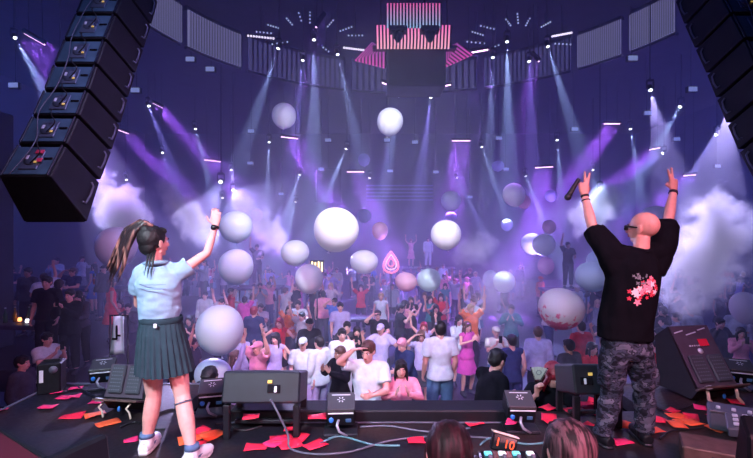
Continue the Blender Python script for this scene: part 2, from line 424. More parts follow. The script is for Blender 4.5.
M['led_wing'] = stripe_mat('led_strips_wing', (0.85, 0.10, 0.55), (0.45, 0.08, 0.50), 9, .8, duty=.55)
RC = (1.2, 11.0)
def ring_angle(px, Y): x = (px - CX) / FPX * Y; return math.atan2(x - RC[0], Y - RC[1])
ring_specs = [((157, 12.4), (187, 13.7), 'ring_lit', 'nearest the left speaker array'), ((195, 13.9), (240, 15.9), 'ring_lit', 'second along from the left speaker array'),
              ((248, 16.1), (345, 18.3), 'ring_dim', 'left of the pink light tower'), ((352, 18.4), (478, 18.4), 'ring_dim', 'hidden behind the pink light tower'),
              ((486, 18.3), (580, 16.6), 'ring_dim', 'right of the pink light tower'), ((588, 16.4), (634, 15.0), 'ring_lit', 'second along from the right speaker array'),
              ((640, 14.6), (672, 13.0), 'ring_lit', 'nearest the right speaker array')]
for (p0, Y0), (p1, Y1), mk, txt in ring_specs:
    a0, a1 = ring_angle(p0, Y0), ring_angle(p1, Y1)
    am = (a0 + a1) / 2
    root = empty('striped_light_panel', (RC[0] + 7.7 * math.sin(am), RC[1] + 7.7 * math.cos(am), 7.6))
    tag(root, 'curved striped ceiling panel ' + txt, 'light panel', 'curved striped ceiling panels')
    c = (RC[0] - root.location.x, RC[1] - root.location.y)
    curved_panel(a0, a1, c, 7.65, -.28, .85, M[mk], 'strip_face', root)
    curved_panel(a0, a1, c, 7.72, -.36, -.28, M['dark_metal'], 'lower_rail', root, .12)
    curved_panel(a0, a1, c, 7.72, .85, 1.0, M['dark_metal'], 'upper_rail', root, .12)

# the pink light tower
root = empty('light_tower', (1.15, 13, 6.4)); tag(root, 'hanging tower of pink and white glowing strips over the dance floor', 'light tower')
def lp(px, py, Y): p = at(px, py, Y); return p - Vector((1.15, 13, 6.4))
def flat_led(q, mk, name, t=.08):
    """q: corners low-left, low-right, high-right, high-left"""
    mb = MB(); V = list(q) + [p + Vector((0, t, 0)) for p in q]
    mb.add(V, [(0, 1, 2, 3), (7, 6, 5, 4), (0, 4, 5, 1), (2, 6, 7, 3), (1, 5, 6, 2), (0, 3, 7, 4)])
    me = mb.mesh(name, M[mk]); set_run(me, [(0, 0, 0), (1, 0, 0), (1, 1, 0), (0, 1, 0)] * 2)
    return link(bpy.data.objects.new(name, me), root)
flat_led([lp(387, 27, 12.6), lp(442, 27, 12.6), lp(442, 3, 12.6), lp(387, 3, 12.6)], 'led_top', 'upper_strip_panel')
flat_led([lp(377, 48, 13), lp(451, 48, 13), lp(452, 25, 13), lp(376.5, 25, 13)], 'led_low', 'lower_strip_panel')
flat_led([lp(355, 60, 13.6), lp(386, 68, 13.6), lp(386, 50, 13.6), lp(372, 42, 13.6)], 'led_wing', 'wing_strip_panel')
flat_led([lp(443, 68, 13.6), lp(474, 54, 13.6), lp(458, 42, 13.6), lp(443, 50, 13.6)], 'led_wing', 'wing_strip_panel')
mb = MB().rbox(lp(414, 50, 13.6), (2.5, .5, .10), .02)
for px in (381, 400, 424, 447): mb.tube(lp(px, 50, 13.5), lp(px, -20, 13.5), .025, n=6)
mb.build('hanging_frame', M['dark_metal'], root)
MB().rbox(lp(415, 72, 14.0), (1.75, 1.2, 1.25), .04).build('drum', M['hall_dark'], root)
for px in (398, 430):
    m_ = MB(); m_.rbox(lp(px, 30, 12.4), (.5, .3, .16), .03); m_.loft([lp(px, 33, 12.4), lp(px, 38, 12.4), lp(px, 42, 12.4)], [.16, .12, .05], n=10)
    m_.build('motor_pod', M['black'], root)

# ------------------------------------------------------------------ fans of tiny white lamps on rods
M['dot'] = mat('tiny_bulb', (0.8, 0.8, 0.9), 0.3, emit=(0.5, 0.6, 1.0), strength=.7)
M['dot_hot'] = mat('tiny_bulb_hot', (0.8, 0.8, 0.9), 0.3, emit=(0.85, 0.75, 1.0), strength=1.3)
def bulb_rod(a, b, Y, n, hot, txt, grp):
    A, B = at(a[0], a[1], Y), at(b[0], b[1], Y)
    root = empty('bulb_rod', (A + B) / 2); tag(root, txt, 'light', grp)
    c = (A + B) / 2
    MB().tube(A - c, B - c, .03, n=6).tube(Vector((0, 0, 0)), Vector((0, 0, CEIL_Z - c.z)), .012, n=5).build('rod', M['dark_metal'], root)
    for i in range(n):
        p = (A - c).lerp(B - c, (i + .5) / n)
        MB().ball(p + Vector((0, -.03, -.03)), .034 if hot else .028, n=8, m=6).build('bulb', M['dot_hot' if hot else 'dot'], root)
RODS = [((297, 7), (302, 22), 4, 0), ((310, 6), (310, 24), 5, 0), ((286, 17), (293, 25), 4, 0), ((267, 24), (280, 28), 5, 0), ((255, 31), (273, 33), 5, 0), ((247, 35), (275, 38), 10, 1),
        ((327, 27), (334, 19), 4, 0), ((339, 31), (353, 26), 5, 0), ((347, 35), (364, 35), 5, 0), ((343, 47), (367, 50), 10, 1), ((270, 44), (290, 41), 4, 0), ((322, 46), (330, 52), 3, 0),
        ((505, 18), (511, 26), 4, 0), ((530, 17), (525, 26), 4, 0), ((540, 27), (551, 21), 5, 0), ((551, 36), (572, 32), 10, 1), ((471, 31), (484, 35), 5, 0), ((479, 25), (495, 29), 5, 0),
        ((465, 41), (486, 43), 5, 0), ((517, 12), (518, 24), 4, 0), ((553, 43), (572, 44), 5, 0), ((490, 48), (500, 44), 3, 0)]
for i, (a, b, n, hot) in enumerate(RODS):
    left = a[0] < 400
    mx_, my_ = (a[0] + b[0]) / 2, (a[1] + b[1]) / 2
    hx = 312 if left else 517
    ang = math.degrees(math.atan2(38 - my_, mx_ - hx)) % 360
    ang = math.degrees(math.atan2(mx_ - hx, 38 - my_)) % 360
    hh = int(round(ang / 15)) % 24; names = ['twelve', 'one', 'two', 'three', 'four', 'five', 'six', 'seven', 'eight', 'nine', 'ten', 'eleven']
    txt = '%s%s rod of %s bulbs in the %s ceiling fan, pointing to %s%s' % ('outer ' if math.hypot(mx_ - hx, my_ - 38) > 24 else 'inner ', 'bright' if hot else 'dark', {3: 'three', 4: 'four', 5: 'five', 10: 'ten'}[n], 'left' if left else 'right', 'half past ' if hh % 2 else '', names[hh // 2])
    bulb_rod(a, b, 14.5 if not hot else 14.0, n, hot, txt, 'rods of bulbs fanning out on the ceiling')

# ------------------------------------------------------------------ little unlit strobes in the haze, faces paled by a faint painted glow
M['strobe_face'] = mat('strobe_glass_glow', (0.5, 0.55, 0.7), 0.25, emit=(0.4, 0.5, 0.9), strength=0.4)
STROBES = [(251, 131, 20), (250, 163, 24), (328, 140, 21), (321, 169, 24), (281, 194, 26), (415, 142, 21), (390, 171, 24), (436, 172, 24), (499, 138, 21), (506, 169, 24), (470, 197, 26),
           (387, 140, 21), (693, 89, 15), (633, 58, 14), (575, 129, 20), (677, 139, 20), (648, 113, 18), (718, 166, 22), (13, 85, 14), (135, 90, 15), (190, 59, 15), (210, 69, 15)]
st_me = {}
strobe_txt = ['above the gap between the two left blue beams', 'under the upper left strobe', 'over the big white balloon', 'beside the dark box frame', 'low in the haze left of the big white balloon', 'right of the highest right balloon',
              'over the slatted screen', 'at the right end above the slatted screen', 'left of the long thin white beam', 'above the twin balloons', 'low in the haze by the dim balloon', 'just under the highest right balloon',
              'beside the right speaker array', 'right of the ceiling fans', 'above the microphone hand', 'beyond the raised right hand', 'midway up near the right array', 'in the smoke by the right array',
              'left of the left speaker array', 'right of the left speaker array', 'under the second curved panel', 'lower under the second curved panel']
for (px, py, Y), tx in zip(STROBES, strobe_txt):
    p = at(px, py, Y); root = empty('strobe_light', p); tag(root, 'small pale strobe lamp ' + tx, 'stage light', 'small strobe lamps in the haze')
    s = Y / 20
    if not st_me:
        st_me['h'] = MB().rbox((0, .08, 0), (.34, .14, .20), .02).mesh('housing', M['black'])
        st_me['g'] = MB().rbox((0, 0, 0), (.29, .03, .15), .01).mesh('lamp_glass', M['strobe_face'])
    link(bpy.data.objects.new('housing', st_me['h']), root); link(bpy.data.objects.new('lamp_glass', st_me['g']), root)
    MB().tube((0, .1, .08), (0, .1, CEIL_Z - p.z), .012, n=5).build('drop_rod', M['dark_metal'], root)

# ------------------------------------------------------------------ far end of the hall
root = empty('slatted_screen', (1.7, 32.96, 3.9)); tag(root, 'wide dark screen of horizontal slats at the far end of the hall', 'screen')
mb = MB()
for i in range(5): mb.box((0, 0, .9 - i * .26), (4.9, .06, .10))
mb.build('slat', M['strobe_dim'] if 'strobe_dim' in M else mat('slat_paint', (0.35, 0.33, 0.6), 0.5), root)
MB().box((-2.5, 0, .2), (.12, .1, 2.2)).box((2.5, 0, .2), (.12, .1, 2.2)).build('side_frame', M['dark_metal'], root)
root = empty('hanging_box_truss', at(328, 186, 27)); tag(root, 'dark open box frame hanging beyond the big white balloon', 'truss')
MB().box((0, 0, 1), (1.5, .2, .08)).box((0, 0, -.95), (1.5, .2, .08)).box((-.75, 0, 0), (.08, .2, 2)).box((.75, 0, 0), (.08, .2, 2)).build('frame_rail', M['dark_metal'], root)
MB().box((0, .12, 0), (1.5, .05, 1.95)).build('back_board', M['black'], root)
MB().tube((0, .1, 1), (0, .1, CEIL_Z - root.location.z), .02, n=5).build('drop_rod', M['dark_metal'], root)
# table podium and booths in the far rows
M['podium'] = mat('podium_paint', (0.04, 0.035, 0.07), 0.5)
for (x, y, w, d, h, txt) in ((-4.9, 18.6, 2.0, 1.1, 1.35, 'dark podium under the dancer with a raised arm'), (-10.2, 15.6, 3.2, .9, .8, 'dark bottle table by the left wall guests'),
                             (-6.6, 7.6, 1.5, .7, .85, 'dark bottle table left of the ponytailed woman'), (3.0, 26.0, 3.0, 1.2, 1.5, 'dark podium under the two dancers at the back'),
                             (7.45, 17.5, 2.0, 1.0, 1.4, 'dark podium in the smoke under the man in black'), (-7.75, 9.7, 1.7, .6, .8, 'dark bottle table with small lights at the far left'), (-.2, 15.0, 2.2, .8, .8, 'low dark table amid the crowd behind the teardrop sign')):
    zb = -1.2 if x < -7 else FLOOR_Z
    root = empty('podium_table', (x, y, zb)); tag(root, txt, 'table')
    MB().rbox((0, 0, h - .05), (w, d, .1), .02).build('table_top', M['podium'], root)
    for sx in (-1, 1):
        for sy in (-1, 1):
            MB().tube((sx * (w / 2 - .1), sy * (d / 2 - .1), 0), (sx * (w / 2 - .1), sy * (d / 2 - .1), h - .1), .04, n=8).build('leg', M['dark_metal'], root)
# teardrop sign
M['sign_glow'] = mat('sign_glow', (0.9, 0.3, 0.3), 0.4, emit=(1.0, 0.16, 0.16), strength=.8)
M['sign_glow_white'] = mat('sign_glow_white', (0.9, 0.8, 0.8), 0.4, emit=(1.0, 0.45, 0.5), strength=.7)
root = empty('teardrop_sign', at(391, 262, 15)); tag(root, 'glowing red teardrop shaped sign raised above the crowd', 'sign')
def tear(s, y, r, mk, nm):
    pts = []
    for i in range(25):
        t = 2 * PI * i / 24
        x = .34 * math.sin(t) * (math.sin(t / 2) ** 1.2) * 1.0
        z = .36 * math.cos(t)
        pts.append(Vector((x * s, y, z * s)))
    MB().loft(pts, [r] * 25, n=8).build(nm, M[mk], root)
tear(1.0, 0, .028, 'sign_glow', 'outer_tube'); tear(.70, -.02, .018, 'sign_glow_white', 'middle_tube'); tear(.40, -.03, .018, 'sign_glow', 'inner_tube')
MB().tube((0, .03, -.35), (0, .03, FLOOR_Z - root.location.z), .02, n=8).build('carrying_pole', M['dark_metal'], root)
# torch panel with yellow bars
M['yellow_glow'] = mat('yellow_glow', (0.9, 0.8, 0.4), 0.4, emit=(1.0, 0.72, 0.30), strength=2.6)
root = empty('glow_sign', at(317, 267, 14)); tag(root, 'small sign of upright yellow light bars held over the crowd', 'sign')
for i in range(4):
    MB().rbox((-.15 + i * .1, 0, 0), (.045, .03, .34 - .04 * (i % 2)), .01).build('light_bar', M['yellow_glow'], root)
MB().rbox((0, .03, 0), (.44, .02, .42), .01).tube((0, .05, -.2), (0, .05, FLOOR_Z - root.location.z), .02, n=8).build('back_board', M['dark_metal'], root)

# small lights and bottles on the far left table
M['candle_amber'] = mat('candle_amber', (.9, .4, .1), .4, emit=(1.0, .35, .12), strength=3.0); M['candle_white'] = mat('candle_white', (.9, .9, 1), .4, emit=(.85, .85, 1.0), strength=2.5)
M['bottle_green'] = mat('bottle_green', (.02, .08, .05), .15); M['bottle_gold'] = mat('bottle_gold', (.5, .32, .08), .25, .6)
for k, (dx, dy, mk) in enumerate(((-.62, .0, 'candle_amber'), (-.46, -.12, 'candle_white'), (.02, .05, 'candle_amber'), (.30, -.1, 'candle_white'), (.62, .02, 'candle_white'))):
    root = empty('table_lamp', (-7.75 + dx, 9.7 + dy, -.4)); tag(root, 'small %s glowing lamp on the far left bottle table, %s along' % ('amber' if 'amber' in mk else 'white', ['first', 'second', 'third', 'fourth', 'fifth'][k]), 'lamp', 'small lamps on the far left table')
    MB().loft([(0, 0, 0), (0, 0, .02)], [.04, .035], n=12).build('base', M['dark_metal'], root); MB().loft([(0, 0, .02), (0, 0, .05), (0, 0, .10)], [.03, .042, .03], n=12).build('shade', M[mk], root)
for k, (dx, dy, mk) in enumerate(((-.25, .0, 'bottle_green'), (-.12, .1, 'bottle_gold'), (.17, .12, 'bottle_green'), (.46, .1, 'bottle_gold'))):
    root = empty('bottle', (-7.75 + dx, 9.7 + dy, -.4)); tag(root, '%s bottle on the far left table, %s' % ('dark green' if 'green' in mk else 'gold', ['left of the gold one', 'beside the leftmost green one', 'right of the middle lamp', 'near the right end']  [k]), 'bottle', 'bottles on the far left table')
    MB().loft([(0, 0, 0), (0, 0, .18), (0, 0, .24), (0, 0, .31)], [.042, .042, .016, .015], n=12).build('body', M[mk], root); MB().loft([(0, 0, .305), (0, 0, .325)], [.018, .018], n=10).build('cap', M['candle_white' if False else 'steel'], root)
# dark pillar at the far left, its red glint built as a glowing strip
mb = MB().rbox((-9.35, 10.6, 1.6), (1.0, .8, 5.6), .03)
structure('column_left', mb, M['hall_dark'])
root = empty('red_glint_strip', (-9.0, 10.17, 1.28)); tag(root, 'thin red glint, built as a glowing strip, on the dark pillar at the far left', 'light')
MB().rbox((0, 0, 0), (.5, .04, .04), .01).build('housing', M['dark_metal'], root)
MB().rbox((0, -.025, 0), (.46, .02, .025), .005).build('tube', M['sign_glow'], root)
# white cloth with a dark mark hanging beyond the skirt
root = empty('cloth_banner', at(118, 335, 6.6)); tag(root, 'white hanging cloth with a bold black mark left of the pleated skirt', 'banner')
M['banner'] = mat('banner_cloth', (.55, .70, .78), .8, bump=.3); N = 8; V = []
for j in range(N + 1):
    for i in range(N + 1):
        u, v = i / N - .5, j / N - .5
        V.append((u * (.20 - .06 * v) + .03 * v, .025 * math.sin(9 * u + 2 * v), v * .56))
f_ = MB().add(V, [(j * (N + 1) + i, j * (N + 1) + i + 1, (j + 1) * (N + 1) + i + 1, (j + 1) * (N + 1) + i) for j in range(N) for i in range(N)], 0, True).build('cloth', M['banner'], root); f_.modifiers.new('s', 'SOLIDIFY').thickness = .004
MB().rbox((.0, -.035, .05), (.03, .006, .20), .004).rbox((-.03, -.035, -.05), (.08, .006, .03), .004).rbox((.03, -.035, .0), (.06, .006, .03), .004).build('black_mark', M['black'], root)
MB().tube((-.14, .03, .28), (.14, .03, .28), .012, n=8).tube((-.13, .03, .28), (-.13, .03, FLOOR_Z - root.location.z), .014, n=8).tube((.13, .03, .28), (.13, .03, FLOOR_Z - root.location.z), .014, n=8).build('stand', M['dark_metal'], root)
# ------------------------------------------------------------------ people kit
def cloth_mat(name, color, rough=0.85, bump=0.5, scale=25):
    return mat(name, color, rough, noise_amt=0.12, noise_scale=12, bump=bump, bump_scale=scale, spec=0.06)
SK = {'light': mat('skin_light', (0.74, 0.38, 0.35), 0.5, sss=0.15, noise_amt=0.06, noise_scale=30),
      'mid': mat('skin_mid', (0.66, 0.33, 0.28), 0.5, sss=0.12, noise_amt=0.06, noise_scale=30),
      'tan': mat('skin_tan', (0.42, 0.22, 0.17), 0.5, sss=0.1, noise_amt=0.06, noise_scale=30)}
M['eye_white'] = mat('eye_white', (0.7, 0.7, 0.7), 0.3)
M['eye_dark'] = mat('eye_dark', (0.02, 0.015, 0.015), 0.2)
M['brow'] = mat('brow', (0.03, 0.02, 0.02), 0.8)
M['lip'] = mat('lip', (0.5, 0.12, 0.12), 0.45)
HAIR = {'black': mat('hair_black', (0.008, 0.007, 0.010), 0.55, noise_amt=0.4, noise_scale=60, bump=0.4, bump_scale=90),
        'brown': mat('hair_brown', (0.10, 0.045, 0.035), 0.4, noise_amt=0.4, noise_scale=60, bump=0.4, bump_scale=90),
        'red': mat('hair_red', (0.28, 0.02, 0.04), 0.45, noise_amt=0.4, noise_scale=60, bump=0.4, bump_scale=90),
        'blond': mat('hair_blond', (0.45, 0.30, 0.18), 0.45, noise_amt=0.4, noise_scale=60, bump=0.4, bump_scale=90),
        'pink': mat('hair_pink', (0.55, 0.2, 0.3), 0.45, noise_amt=0.3, noise_scale=60)}
CL = {k: cloth_mat('cloth_' + k, c) for k, c in {
    'white': (0.60, 0.64, 0.74), 'cream': (0.58, 0.52, 0.54), 'black': (0.008, 0.008, 0.013), 'charcoal': (0.05, 0.05, 0.075), 'navy': (0.03, 0.04, 0.13),
    'red': (0.60, 0.03, 0.05), 'orange': (0.75, 0.16, 0.05), 'pink': (0.80, 0.30, 0.42), 'lilac': (0.45, 0.38, 0.68), 'grey': (0.25, 0.26, 0.34),
    'denim': (0.10, 0.17, 0.32), 'blue': (0.08, 0.16, 0.55), 'teal': (0.05, 0.22, 0.28), 'magenta': (0.65, 0.08, 0.42)}.items()}

def voxel_mesh(mb, name, mats, size, smooth=2, factor=0.5, wrinkle=0.0, wscale=9.0, seed=0.0, stretch=(1, 1, 1)):
    """fuse the overlapping solids of mb into one continuous skin"""
    o = bpy.data.objects.new('tmp', mb.mesh('tmp', mats)); COL.objects.link(o)
    m = o.modifiers.new('r', 'REMESH'); m.mode = 'VOXEL'; m.voxel_size = size; m.use_smooth_shade = True
    if smooth:
        s = o.modifiers.new('s', 'SMOOTH'); s.factor = factor; s.iterations = smooth
    dg = bpy.context.evaluated_depsgraph_get(); dg.update()
    me = bpy.data.meshes.new_from_object(o.evaluated_get(dg)); me.name = name
    old = o.data; bpy.data.objects.remove(o); bpy.data.meshes.remove(old)
    if wrinkle:
        nr = [v.normal.copy() for v in me.vertices]
        for v, n in zip(me.vertices, nr):
            c = v.co
            q = Vector((c.x * stretch[0], c.y * stretch[1], c.z * stretch[2])) * wscale + Vector((seed, seed, seed))
            w = noise.noise(q) + 0.5 * noise.noise(q * 2.3)
            v.co = c + n * (wrinkle * w)
    me.materials.clear()
    for mm in (mats if isinstance(mats, (list, tuple)) else [mats]): me.materials.append(mm)
    me.polygons.foreach_set('material_index', [0] * len(me.polygons))
    me.polygons.foreach_set('use_smooth', [True] * len(me.polygons))
    me.update()
    return me
def join_into(me, mb, mi_off):
    """append the small solids of mb (eyes, brows, lips) to a mesh"""
    bm = bmesh.new(); bm.from_mesh(me)
    t = mb.mesh('t', [M['eye_white']] * 6)
    for p in t.polygons: p.material_index = min(p.material_index + mi_off, 5)
    bm.from_mesh(t); bm.to_mesh(me); bm.free(); bpy.data.meshes.remove(t)
    return me

def hand(mb, w, d, palm, pose='relaxed', right=True, k=1.0, fr=0.0085):
    """wrist, pointing direction, direction the palm faces"""
    d = Vector(d).normalized(); pn = Vector(palm); pn = (pn - d * pn.dot(d)).normalized()
    s = d.cross(pn) * (1 if right else -1)       # towards the thumb
    w = Vector(w)
    mb.loft([w - d * .03 * k, w, w + d * .03 * k, w + d * .065 * k, w + d * .092 * k], [(.026 * k, .021 * k), (.027 * k, .02 * k), (.036 * k, .016 * k), (.041 * k, .015 * k), (.036 * k, .012 * k)], n=12, side=s)
    curls = {'open': (8, 6, 6, 10), 'relaxed': (28, 30, 34, 40), 'fist': (88, 92, 94, 96), 'grip': (58, 60, 62, 66),
             'v': (2, 2, 88, 92), 'point': (4, 86, 90, 94)}[pose]
    L = (.072, .080, .074, .058)
    for i in range(4):
        off = (.030, .010, -.010, -.029)[i] * k
        spread = (.16, .05, -.05, -.16)[i] * (1.3 if pose in ('open',) else 1.7 if pose == 'v' else 0.5)
        p = w + d * (.086 + (.0, .004, .002, -.006)[i]) * k + s * off
        dd = (d + s * spread).normalized(); a = R(curls[i]); f = fr * k * (1, 1.03, 1, .88)[i]
        q = p - dd * .02 * k
        ang = 0.0
        for j, sl in enumerate((.46, .32, .24)):
            ang += a * (.85, 1.0, .7)[j]
            e = (dd * math.cos(ang) + pn * math.sin(ang)).normalized()
            nx = p + e * L[i] * sl * k
            mb.cap(q, nx, f * (1.08, 1, .94)[j], f * (1, .94, .84)[j], n=8)
            q = p = nx
    # thumb from the side of the palm
    t0 = w + d * .02 * k + s * .026 * k
    if pose in ('fist', 'v', 'point', 'grip'):
        t1 = t0 + (d * .7 + s * .35 + pn * .55).normalized() * .038 * k; t2 = t1 + (d * .55 - s * .75 + pn * .35).normalized() * .032 * k
    else:
        t1 = t0 + (d * .62 + s * .75 + pn * .25).normalized() * .042 * k; t2 = t1 + (d * .85 + s * .4 + pn * .2).normalized() * .032 * k
    mb.cap(t0 - s * .008, t1, fr * 1.45 * k, fr * 1.15 * k, n=8); mb.cap(t1, t2, fr * 1.12 * k, fr * .92 * k, n=8)

def head_frame(F, U):
    F = Vector(F).normalized(); U = Vector(U); U = (U - F * U.dot(F)).normalized()
    return Matrix((F.cross(U), F, U)).transposed()       # columns: right, forward, up
def head(mb, H, Mx, k=1.0, fine=False):
    def P(x, y, z): return H + Mx @ Vector((x * k, y * k, z * k))
    q = lambda r: tuple(a * k for a in r)
    mb.ball(P(0, -.012, .030), q((.076, .094, .088)), M=Mx, n=20, m=14)      # cranium
    mb.ball(P(0, .022, -.020), q((.062, .068, .078)), M=Mx, n=16, m=12)       # face
    mb.ball(P(0, .044, -.074), q((.036, .036, .028)), M=Mx, n=12, m=8)        # chin
    mb.loft([P(-.048, .0, -.055), P(-.026, .05, -.082), P(.026, .05, -.082), P(.048, .0, -.055)], [.02 * k, .017 * k, .017 * k, .02 * k], n=8)
    mb.loft([P(0, .086, .018), P(0, .098, -.006), P(0, .108, -.026), P(0, .090, -.034)], [(.008 * k, .008 * k), (.010 * k, .010 * k), (.015 * k, .012 * k), (.011 * k, .008 * k)], n=8, side=Mx @ Vector((1, 0, 0)))
    mb.loft([P(-.036, .074, .026), P(0, .088, .029), P(.036, .074, .026)], [.009 * k, .010 * k, .009 * k], n=8)   # brow ridge
    for s in (-1, 1):
        mb.ball(P(s * .036, .070, -.018), q((.018, .014, .014)), M=Mx, n=10, m=6)     # cheek
        mb.ball(P(s * .078, -.004, -.004), q((.010, .019, .031)), M=Mx, n=10, m=8)    # ear
        mb.ball(P(s * .086, -.012, .010), q((.006, .014, .020)), M=Mx, n=10, m=6)
    mb.loft([P(-.022, .078, -.052), P(0, .088, -.052), P(.022, .078, -.052)], [.006 * k, .009 * k, .006 * k], n=8)
def face_bits(H, Mx, k=1.0):
    f = MB()
    def P(x, y, z): return H + Mx @ Vector((x * k, y * k, z * k))
    for s in (-1, 1):
        f.ball(P(s * .031, .074, .006), (.0135 * k, .012 * k, .0085 * k), 0, 10, 6, M=Mx)
        f.ball(P(s * .031, .083, .006), (.006 * k, .005 * k, .0065 * k), 1, 8, 6, M=Mx)
        f.loft([P(s * .014, .090, .024), P(s * .032, .088, .028), P(s * .049, .074, .022)], [.0035 * k, .0045 * k, .0025 * k], 2, 6)
    f.loft([P(-.022, .083, -.050), P(-.008, .095, -.047), P(.008, .095, -.047), P(.022, .083, -.050)], [.002 * k, .0045 * k, .0045 * k, .002 * k], 3, 6)
    f.loft([P(-.018, .084, -.056), P(0, .094, -.058), P(.018, .084, -.056)], [.002 * k, .0052 * k, .002 * k], 3, 6)
    return f

def limb(mb, a, b, rs, n=12):
    a, b = Vector(a), Vector(b)
    mb.cap(a, a.lerp(b, .02), rs[0], rs[0], n=n)
    k = len(rs) - 1
    mb.loft([a.lerp(b, i / k) for i in range(k + 1)], rs, n=n)
    mb.ball(b, rs[-1], n=n, m=8)

def person_joints(**kw):
    """standing, facing +Y, feet on z=0, 1.72 m"""
    J = dict(pelvis=(0, 0, .95), waist=(0, .005, 1.10), chest=(0, .0, 1.30), neck=(0, -.01, 1.455), head=(0, .012, 1.605),
             ls=(-.175, -.005, 1.42), rs=(.175, -.005, 1.42), le=(-.23, -.02, 1.14), re=(.23, -.02, 1.14), lw=(-.23, .10, .92), rw=(.23, .10, .92),
             lh=(-.09, 0, .92), rh=(.09, 0, .92), lk=(-.11, .02, .50), rk=(.11, .02, .50), la=(-.12, -.02, .085), ra=(.12, -.02, .085))
    J = {k: Vector(v) for k, v in J.items()}
    J['F'] = Vector((0, 1, 0)); J['U'] = Vector((0, 0, 1)); J['side'] = Vector((1, 0, 0)); J['fwd'] = Vector((0, 1, 0))
    J['lhand'] = ('relaxed', None, None); J['rhand'] = ('relaxed', None, None)      # pose, direction, palm
    for k, v in kw.items(): J[k] = Vector(v) if isinstance(v, (tuple, list)) and len(v) == 3 and not isinstance(v[0], str) else v
    return J
def torso_pts(J, top=True):
    P, W, C, N = J['pelvis'], J['waist'], J['chest'], J['neck']
    up = (W - P).normalized()
    return [P - up * .10, P - up * .04, P + up * .03, W, W.lerp(C, .5), C, C.lerp(N, .55), C.lerp(N, .9)]
def body(mb, J, sex='m', k=1.0, hk=1.0, fr=0.0085, arms=1.0, legs=1.0):
    m = sex == 'm'
    tp = torso_pts(J)
    tr = [(.10, .085), (.160, .112), (.158, .11), (.138 if m else .118, .095), (.150 if m else .13, .104), (.168 if m else .148, .112), (.150 if m else .132, .082), (.07, .06)]
    mb.loft(tp, [(a * k, b * k) for a, b in tr], n=18, side=J['side'])
    mb.loft([J['chest'].lerp(J['neck'], .6), J['neck'], J['neck'].lerp(J['head'], .6)], [.066 * k, .056 * k if m else .047 * k, .054 * k if m else .045 * k], n=12)
    Mx = head_frame(J['F'], J['U']); head(mb, J['head'], Mx, hk)
    af = (1.0 if m else .82) * k * arms
    for s in ('l', 'r'):
        mb.loft([J['neck'].lerp(J['chest'], .12), J['neck'].lerp(J[s + 's'], .55), J[s + 's']], [.05 * k, .052 * af, .055 * af], n=12)
        limb(mb, J[s + 's'], J[s + 'e'], [.056 * af, .052 * af, .046 * af, .040 * af])
        limb(mb, J[s + 'e'], J[s + 'w'], [.040 * af, .041 * af, .034 * af, .026 * af])
        po, d, pn = J[s + 'hand']
        d = Vector(d) if d is not None else (J[s + 'w'] - J[s + 'e']).normalized()
        pn = Vector(pn) if pn is not None else (-J['side'] if s == 'r' else J['side'])
        hand(mb, J[s + 'w'], d, pn, po, s == 'r', hk, fr)
        lf = (1.0 if m else .95) * k * legs
        limb(mb, J[s + 'h'], J[s + 'k'], [.092 * lf, .088 * lf, .074 * lf, .060 * lf], 14)
        limb(mb, J[s + 'k'], J[s + 'a'], [.058 * lf, .062 * lf, .060 * lf, .046 * lf, .037 * lf], 14)
        foot(mb, J, s, k)
def foot_dir(J, s):
    d = J.get(s + 'f')
    if d is None:
        d = J['fwd'] + J['side'] * (.25 if s == 'r' else -.25)
    return Vector((d.x, d.y, 0)).normalized()
def foot(mb, J, s, k=1.0, o=0.0, z0=None):
    a = J[s + 'a']; d = foot_dir(J, s); sd = Vector((-d.y, d.x, 0)); g = a.z - .085
    def P(y, z): return Vector((a.x, a.y, g)) + d * y * k + Vector((0, 0, z * k))
    mb.loft([P(-.065 - o, .034 + o), P(-.04, .036 + o), P(.02, .04 + o), P(.09, .034 + o), P(.15, .026 + o), P(.185 + o, .022 + o)],
            [(.022 + o, .022 + o), (.034 + o, .033 + o), (.036 + o, .04 + o), (.043 + o, .032 + o), (.040 + o, .022 + o), (.018 + o, .012 + o)], n=12, side=sd)
    mb.loft([a + Vector((0, 0, .04)), a, P(0, .03)], [.036 + o, .037 + o, .036 + o], n=12)

def shirt(mb, J, sex='m', k=1.0, ease=.022, sleeve='short', hem=-.04, loose=1.0):
    tp = torso_pts(J); up = (J['waist'] - J['pelvis']).normalized()
    m = sex == 'm'
    tr = [(.168, .120), (.165, .118), (.145 if m else .125, .105), (.155 if m else .135, .110), (.172 if m else .150, .116), (.155 if m else .135, .086), (.078, .066)]
    e = ease
    pts = [J['pelvis'] + up * hem, J['pelvis'] + up * (hem + .06)] + tp[3:]
    rr = [(.178 * k + e * 1.7 * loose, .132 * k + e * 1.8 * loose), (.175 * k + e * 1.6 * loose, .130 * k + e * 1.6 * loose)] + [(a * k + e * (loose if i < 2 else 1), b * k + e * (loose if i < 2 else 1)) for i, (a, b) in enumerate(tr[2:])]
    mb.loft(pts, rr, n=20, side=J['side'])
    af = (1.0 if m else .84) * k
    for s in ('l', 'r'):
        S, E, W = J[s + 's'], J[s + 'e'], J[s + 'w']
        mb.loft([J['neck'].lerp(J['chest'], .2), J['neck'].lerp(S, .55), S], [.056 * k + e * .6, .056 * af + e, .060 * af + e], n=12)
        if sleeve == 'short':
            limb(mb, S, S.lerp(E, .15), [.060 * af + e, .062 * af + e], 14)
            mb.loft([S, S.lerp(E, .35), S.lerp(E, .68)], [.060 * af + e, .062 * af + e, .064 * af + e * 1.2], n=14)
        elif sleeve == 'long':
            limb(mb, S, E, [.060 * af + e, .056 * af + e, .046 * af + e], 14)
            limb(mb, E, E.lerp(W, .93), [.046 * af + e, .044 * af + e * .9, .032 * af + e * .7], 14)
        elif sleeve == 'none':
            mb.ball(S, .058 * af + e * .5, n=12, m=8)
